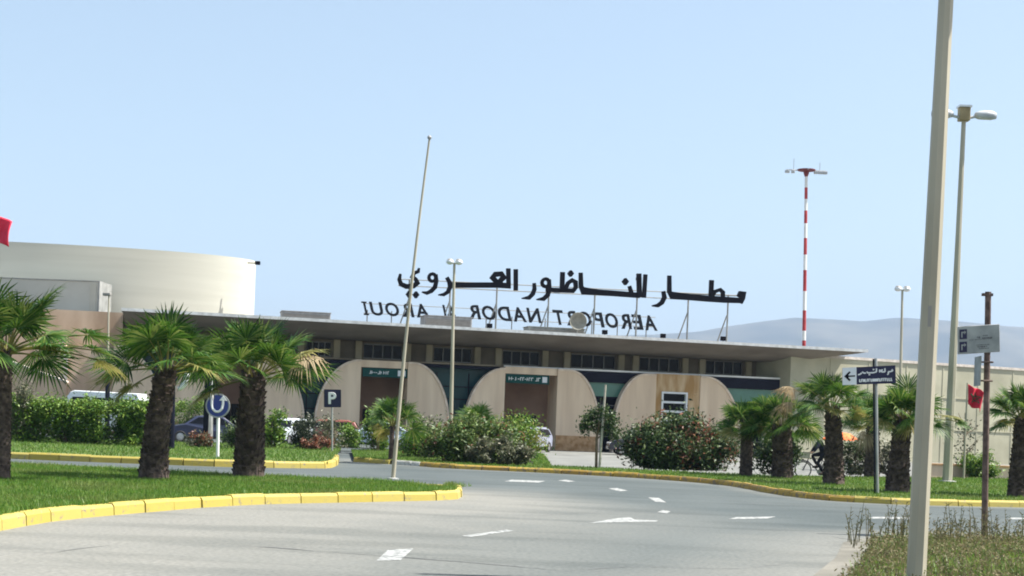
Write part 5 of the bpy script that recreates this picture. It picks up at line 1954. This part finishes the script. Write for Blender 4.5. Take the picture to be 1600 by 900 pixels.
mb.build('frame', M['bike'], bk)
mb = MB()
for s_ in (-1, 1):
    mb.tube([HDb, (.14, s_ * .05, .62), (0, s_ * .06, WR)], .013, 6)
mb.build('fork', M['bike'], bk)
mb = MB(); mb.tube([HDt, (.24, 0, .98)], .014, 8); mb.tube([(.34, -.28, 1.0), (.24, -.22, 1.0), (.22, 0, .98), (.24, .22, 1.0), (.34, .28, 1.0)], .012, 8); mb.build('handlebar', M['alloy'], bk)
mb = MB(); mb.tube([ST, (.80, 0, .93)], .013, 8)
mb.tube([(.68, 0, .955), (.78, 0, .95), (.93, 0, .96)], [.03, .06, .085], 10); mb.build('saddle', M['tyre'], bk)
mb = MB()
for s_, dx, dz in ((-1, .10, -.135), (1, -.10, .135)):
    mb.tube([(BBk[0], s_ * .06, BBk[2]), (BBk[0] + dx, s_ * .07, BBk[2] + dz)], .010, 6)
    mb.box(BBk[0] + dx - .05, BBk[0] + dx + .05, min(s_ * .08, s_ * .18), max(s_ * .08, s_ * .18), BBk[2] + dz - .012, BBk[2] + dz + .012)
mb.lathe([(.0, -.008), (.09, -.008), (.09, .008), (.0, .008)], 20, (BBk[0], -.05, BBk[2]), axis='y')
mb.build('crank', M['alloy'], bk)
for x in (0, WB):
    mb = MB()
    pts = [(x + (WR + .03) * math.cos(R(a)), 0, WR + (WR + .03) * math.sin(R(a))) for a in range(10 if x else 30, 171, 10)]
    mb.tube(pts, .022, 6); mb.build('mudguard', M['bike'], bk)
bx_ = thing('carrier_box', 'pale box carried at the front of the bicycle', 'box', (GX + .06, GY, .012 + .80))
mb = MB(); mb.box(-.17, .17, -.17, .17, 0, .22); bevel(mb.build('box_body', M['basket'], bx_), .02)
mb = MB(); mb.box(-.18, .18, -.18, .18, .223, .25); mb.build('lid', M['basket'], bx_)


def skinned(name, joints, edges, m, parent, sub=2, root=0):
    """one continuous skin over a skeleton of joints {name: (pos, (rx, ry))}"""
    ks = list(joints)
    ix = {k: i for i, k in enumerate(ks)}
    me = bpy.data.meshes.new(name)
    me.from_pydata([joints[k][0] for k in ks], [(ix[a], ix[c]) for a, c in edges], [])
    o = bpy.data.objects.new(name, me); COL.objects.link(o)
    if parent: o.parent = parent
    sk = o.modifiers.new('skin', 'SKIN'); sk.use_smooth_shade = True
    if not me.skin_vertices:
        bm = bmesh.new(); bm.from_mesh(me); bm.verts.layers.skin.verify(); bm.to_mesh(me); bm.free()
    for k in ks:
        d = me.skin_vertices[0].data[ix[k]]
        r_ = joints[k][1]
        d.radius = r_ if hasattr(r_, '__len__') else (r_, r_)
        d.use_root = (ix[k] == root)
    ss = o.modifiers.new('sub', 'SUBSURF'); ss.levels = sub; ss.render_levels = sub
    me.materials.append(m)
    return o


pr = thing('person', 'cyclist in dark navy jacket and black trousers riding to the left behind the palm', 'person', (GX, GY, .012))
HIP = Vector((.80, 0, 1.04)); CH = Vector((.62, 0, 1.42)); NK = Vector((.57, 0, 1.56)); HDp = Vector((.53, 0, 1.66))
J = {'pel': (HIP, .12), 'waist': (HIP.lerp(CH, .4), .11), 'chest': (CH, .125), 'neckb': (NK, .058), 'chin': (HDp + Vector((-.015, 0, 0)), (.075, .07)), 'skull': (HDp + Vector((-.01, 0, .10)), (.098, .085)), 'crown': (HDp + Vector((.0, 0, .17)), (.06, .055))}
E = [('pel', 'waist'), ('waist', 'chest'), ('chest', 'neckb'), ('neckb', 'chin'), ('chin', 'skull'), ('skull', 'crown')]
jk = {'pel': (HIP + Vector((0, 0, .02)), .15), 'waist': (HIP.lerp(CH, .4), .145), 'chest': (CH, .16), 'collar': (NK + Vector((0, 0, -.03)), .08)}
jE = [('pel', 'waist'), ('waist', 'chest'), ('chest', 'collar')]
tj = {'pel': (HIP + Vector((0, 0, .0)), .145)}
tE = []
for s_, nm in ((-1, 'n'), (1, 'f')):
    sh = CH + Vector((0, s_ * .18, .05)); el = Vector((.45, s_ * .25, 1.20)); wr = Vector((.335, s_ * .265, 1.045)); pm = Vector((.30, s_ * .265, 1.03))
    J['sh' + nm] = (sh, .055); J['el' + nm] = (el, .042); J['wr' + nm] = (wr, .028); J['pm' + nm] = (pm, (.036, .026))
    E += [('chest', 'sh' + nm), ('sh' + nm, 'el' + nm), ('el' + nm, 'wr' + nm), ('wr' + nm, 'pm' + nm)]
    for k in range(4):                  # fingers curling over the grip
        y = s_ * (.232 + .022 * k); ln = (.9, 1.05, 1.0, .8)[k]
        a = pm + Vector((-.035, y - pm.y, .006)); b_ = a + Vector((-.028 * ln, 0, -.012)); c_ = b_ + Vector((-.004, 0, -.028 * ln)); d_ = c_ + Vector((.018 * ln, 0, -.012))
        for q, pnt in zip('abcd', (a, b_, c_, d_)):
            J['f%s%d%s' % (nm, k, q)] = (pnt, .0085)
        E += [('pm' + nm, 'f%s%da' % (nm, k))] + [('f%s%d%s' % (nm, k, q), 'f%s%d%s' % (nm, k, q2)) for q, q2 in ('ab', 'bc', 'cd')]
    t0 = pm + Vector((-.005, -s_ * .034, -.008)); t1 = t0 + Vector((-.028, -s_ * .008, -.022))
    J['t' + nm + 'a'] = (t0, .011); J['t' + nm + 'b'] = (t1, .009); E += [('pm' + nm, 't' + nm + 'a'), ('t' + nm + 'a', 't' + nm + 'b')]
    jk['sh' + nm] = (sh, .075); jk['el' + nm] = (el, .06); jk['cf' + nm] = (el.lerp(wr, .88), .044)
    jE += [('chest', 'sh' + nm), ('sh' + nm, 'el' + nm), ('el' + nm, 'cf' + nm)]
    up = s_ > 0
    ped = Vector((BBk[0] + (-.10 if up else .10), s_ * .13, BBk[2] + (.135 if up else -.135)))
    hp = HIP + Vector((0, s_ * .10, -.03))
    an_ = ped + Vector((.06, 0, .10)); toe = ped + Vector((-.10, 0, .035)); heel = ped + Vector((.10, 0, .04))
    mid = (hp + an_) / 2; dlt = an_ - hp; dist = dlt.length
    l1 = .45
    hgt_ = math.sqrt(max(.0025, l1 * l1 - (dist / 2) ** 2))
    perp = Vector((-abs(dlt.z), 0, dlt.x * (1 if dlt.z > 0 else -1))).normalized()
    if perp.x > 0: perp = -perp
    kn = mid + perp * hgt_
    J['hp' + nm] = (hp, .085); J['kn' + nm] = (kn, .055); J['an' + nm] = (an_, .036); J['to' + nm] = (toe, .034)
    E += [('pel', 'hp' + nm), ('hp' + nm, 'kn' + nm), ('kn' + nm, 'an' + nm), ('an' + nm, 'to' + nm)]
    tj['hp' + nm] = (hp, .105); tj['kn' + nm] = (kn, .072); tj['cf' + nm] = (kn.lerp(an_, .5), .066); tj['hem' + nm] = (kn.lerp(an_, .9), .054)
    tE += [('pel', 'hp' + nm), ('hp' + nm, 'kn' + nm), ('kn' + nm, 'cf' + nm), ('cf' + nm, 'hem' + nm)]
    mb = MB(); mb.tube([heel, ped + Vector((.02, 0, .045)), toe + Vector((-.03, 0, .0))], [.042, .047, .034], 10); mb.build('shoe', M['shoes'], pr, smooth=True)
body = skinned('body', J, E, M['skin'], pr, 2)
skinned('jacket', jk, jE, M['jacket'], pr, 2)
skinned('trousers', tj, tE, M['trousers'], pr, 2)
# hair cap, nose, eyes, ears, mouth (rider looks to the left, along -x)
hc = HDp + Vector((-.01, 0, .10))
mb = MB()
for i in range(9):
    pass
prof = [(.112 * math.cos(R(a)), .125 * math.sin(R(a))) for a in range(-5, 91, 12)]
mb.lathe(prof + [(0, .125)], 18, (hc.x + .018, 0, hc.z + .005)); mb.build('hair', M['hair'], pr, smooth=True)
mb = MB()
mb.add([(hc.x - .09, -.014, hc.z - .05), (hc.x - .09, .014, hc.z - .05), (hc.x - .122, 0, hc.z - .045), (hc.x - .092, 0, hc.z + .005)], [(0, 1, 2), (0, 2, 3), (1, 3, 2), (0, 3, 1)])
mb.build('nose', M['skin'], pr)
for s_ in (-1, 1):
    mb = MB(); mb.lathe([(0, -.012), (.010, -.006), (.012, 0), (.010, .006), (0, .012)], 8, (hc.x - .085, s_ * .034, hc.z - .004)); mb.build('eye', M['hair'], pr)
    mb = MB(); mb.tube([(hc.x + .01, s_ * .083, hc.z - .04), (hc.x + .02, s_ * .094, hc.z - .005), (hc.x + .015, s_ * .085, hc.z + .02)], [.009, .014, .009], 6); mb.build('ear', M['skin'], pr)
mb = MB(); mb.box(hc.x - .096, hc.x - .07, -.024, .024, hc.z - .082, hc.z - .074); mb.build('mouth', M['red'], pr)

# ------------------------------------------------------------------ sun, sky, air
SUN_EL, SUN_AZ = R(57), R(84)          # azimuth clockwise from straight ahead
sd = Vector((math.cos(SUN_EL) * math.sin(SUN_AZ), math.cos(SUN_EL) * math.cos(SUN_AZ), math.sin(SUN_EL)))
sl_ = bpy.data.lights.new('sun', 'SUN'); sl_.energy = 5.0; sl_.angle = R(.53); sl_.color = (1.0, .95, .87)
so = bpy.data.objects.new('sun', sl_); COL.objects.link(so)
so.rotation_euler = sd.to_track_quat('Z', 'Y').to_euler()
W = bpy.data.worlds.new('World'); S.world = W
W.use_nodes = True
t = W.node_tree
bg = t.nodes['Background']
sky = t.nodes.new('ShaderNodeTexSky')
sky.sky_type = 'NISHITA'; sky.sun_disc = False
sky.sun_elevation = SUN_EL; sky.sun_rotation = SUN_AZ
sky.altitude = 100; sky.air_density = 1.0; sky.dust_density = 2.6; sky.ozone_density = 1.5
veil = t.nodes.new('ShaderNodeMix'); veil.data_type = 'RGBA'      # thin high haze over the whole sky
veil.inputs['Factor'].default_value = .30
veil.inputs['B'].default_value = (2.85, 3.25, 2.65, 1)
t.links.new(sky.outputs['Color'], veil.inputs['A'])
t.links.new(veil.outputs['Result'], bg.inputs['Color'])
bg.inputs['Strength'].default_value = .096

hz_m = bpy.data.materials.new('haze'); hz_m.use_nodes = True
tt = hz_m.node_tree
tt.nodes.remove(tt.nodes['Principled BSDF'])
pv = tt.nodes.new('ShaderNodeVolumePrincipled')
pv.inputs['Color'].default_value = (.45, .62, .92, 1)
pv.inputs['Density'].default_value = HAZE if 'HAZE' in globals() else 1.15e-4
pv.inputs['Anisotropy'].default_value = .0
tt.links.new(pv.outputs[0], tt.nodes['Material Output'].inputs['Volume'])
g = MB(); g.box(-7200, 7200, -320, 7800, -1.2, 620)
hzo = g.build('haze', hz_m); hzo['kind'] = 'stuff'

# ------------------------------------------------------------------ render settings
S.render.engine = 'CYCLES'
c = S.cycles
c.max_bounces = 6; c.diffuse_bounces = 3; c.glossy_bounces = 3; c.transmission_bounces = 3; c.volume_bounces = 0; c.transparent_max_bounces = 6
c.use_denoising = True
c.filter_width = 1.9
c.sample_clamp_indirect = 8
vs_ = S.view_settings
S.display_settings.display_device = 'sRGB'
vs_.view_transform = 'Standard'; vs_.look = 'None'; vs_.exposure = 1.3; vs_.gamma = 1
vs_.use_curve_mapping = False
S.render.resolution_x, S.render.resolution_y = 1024, 576
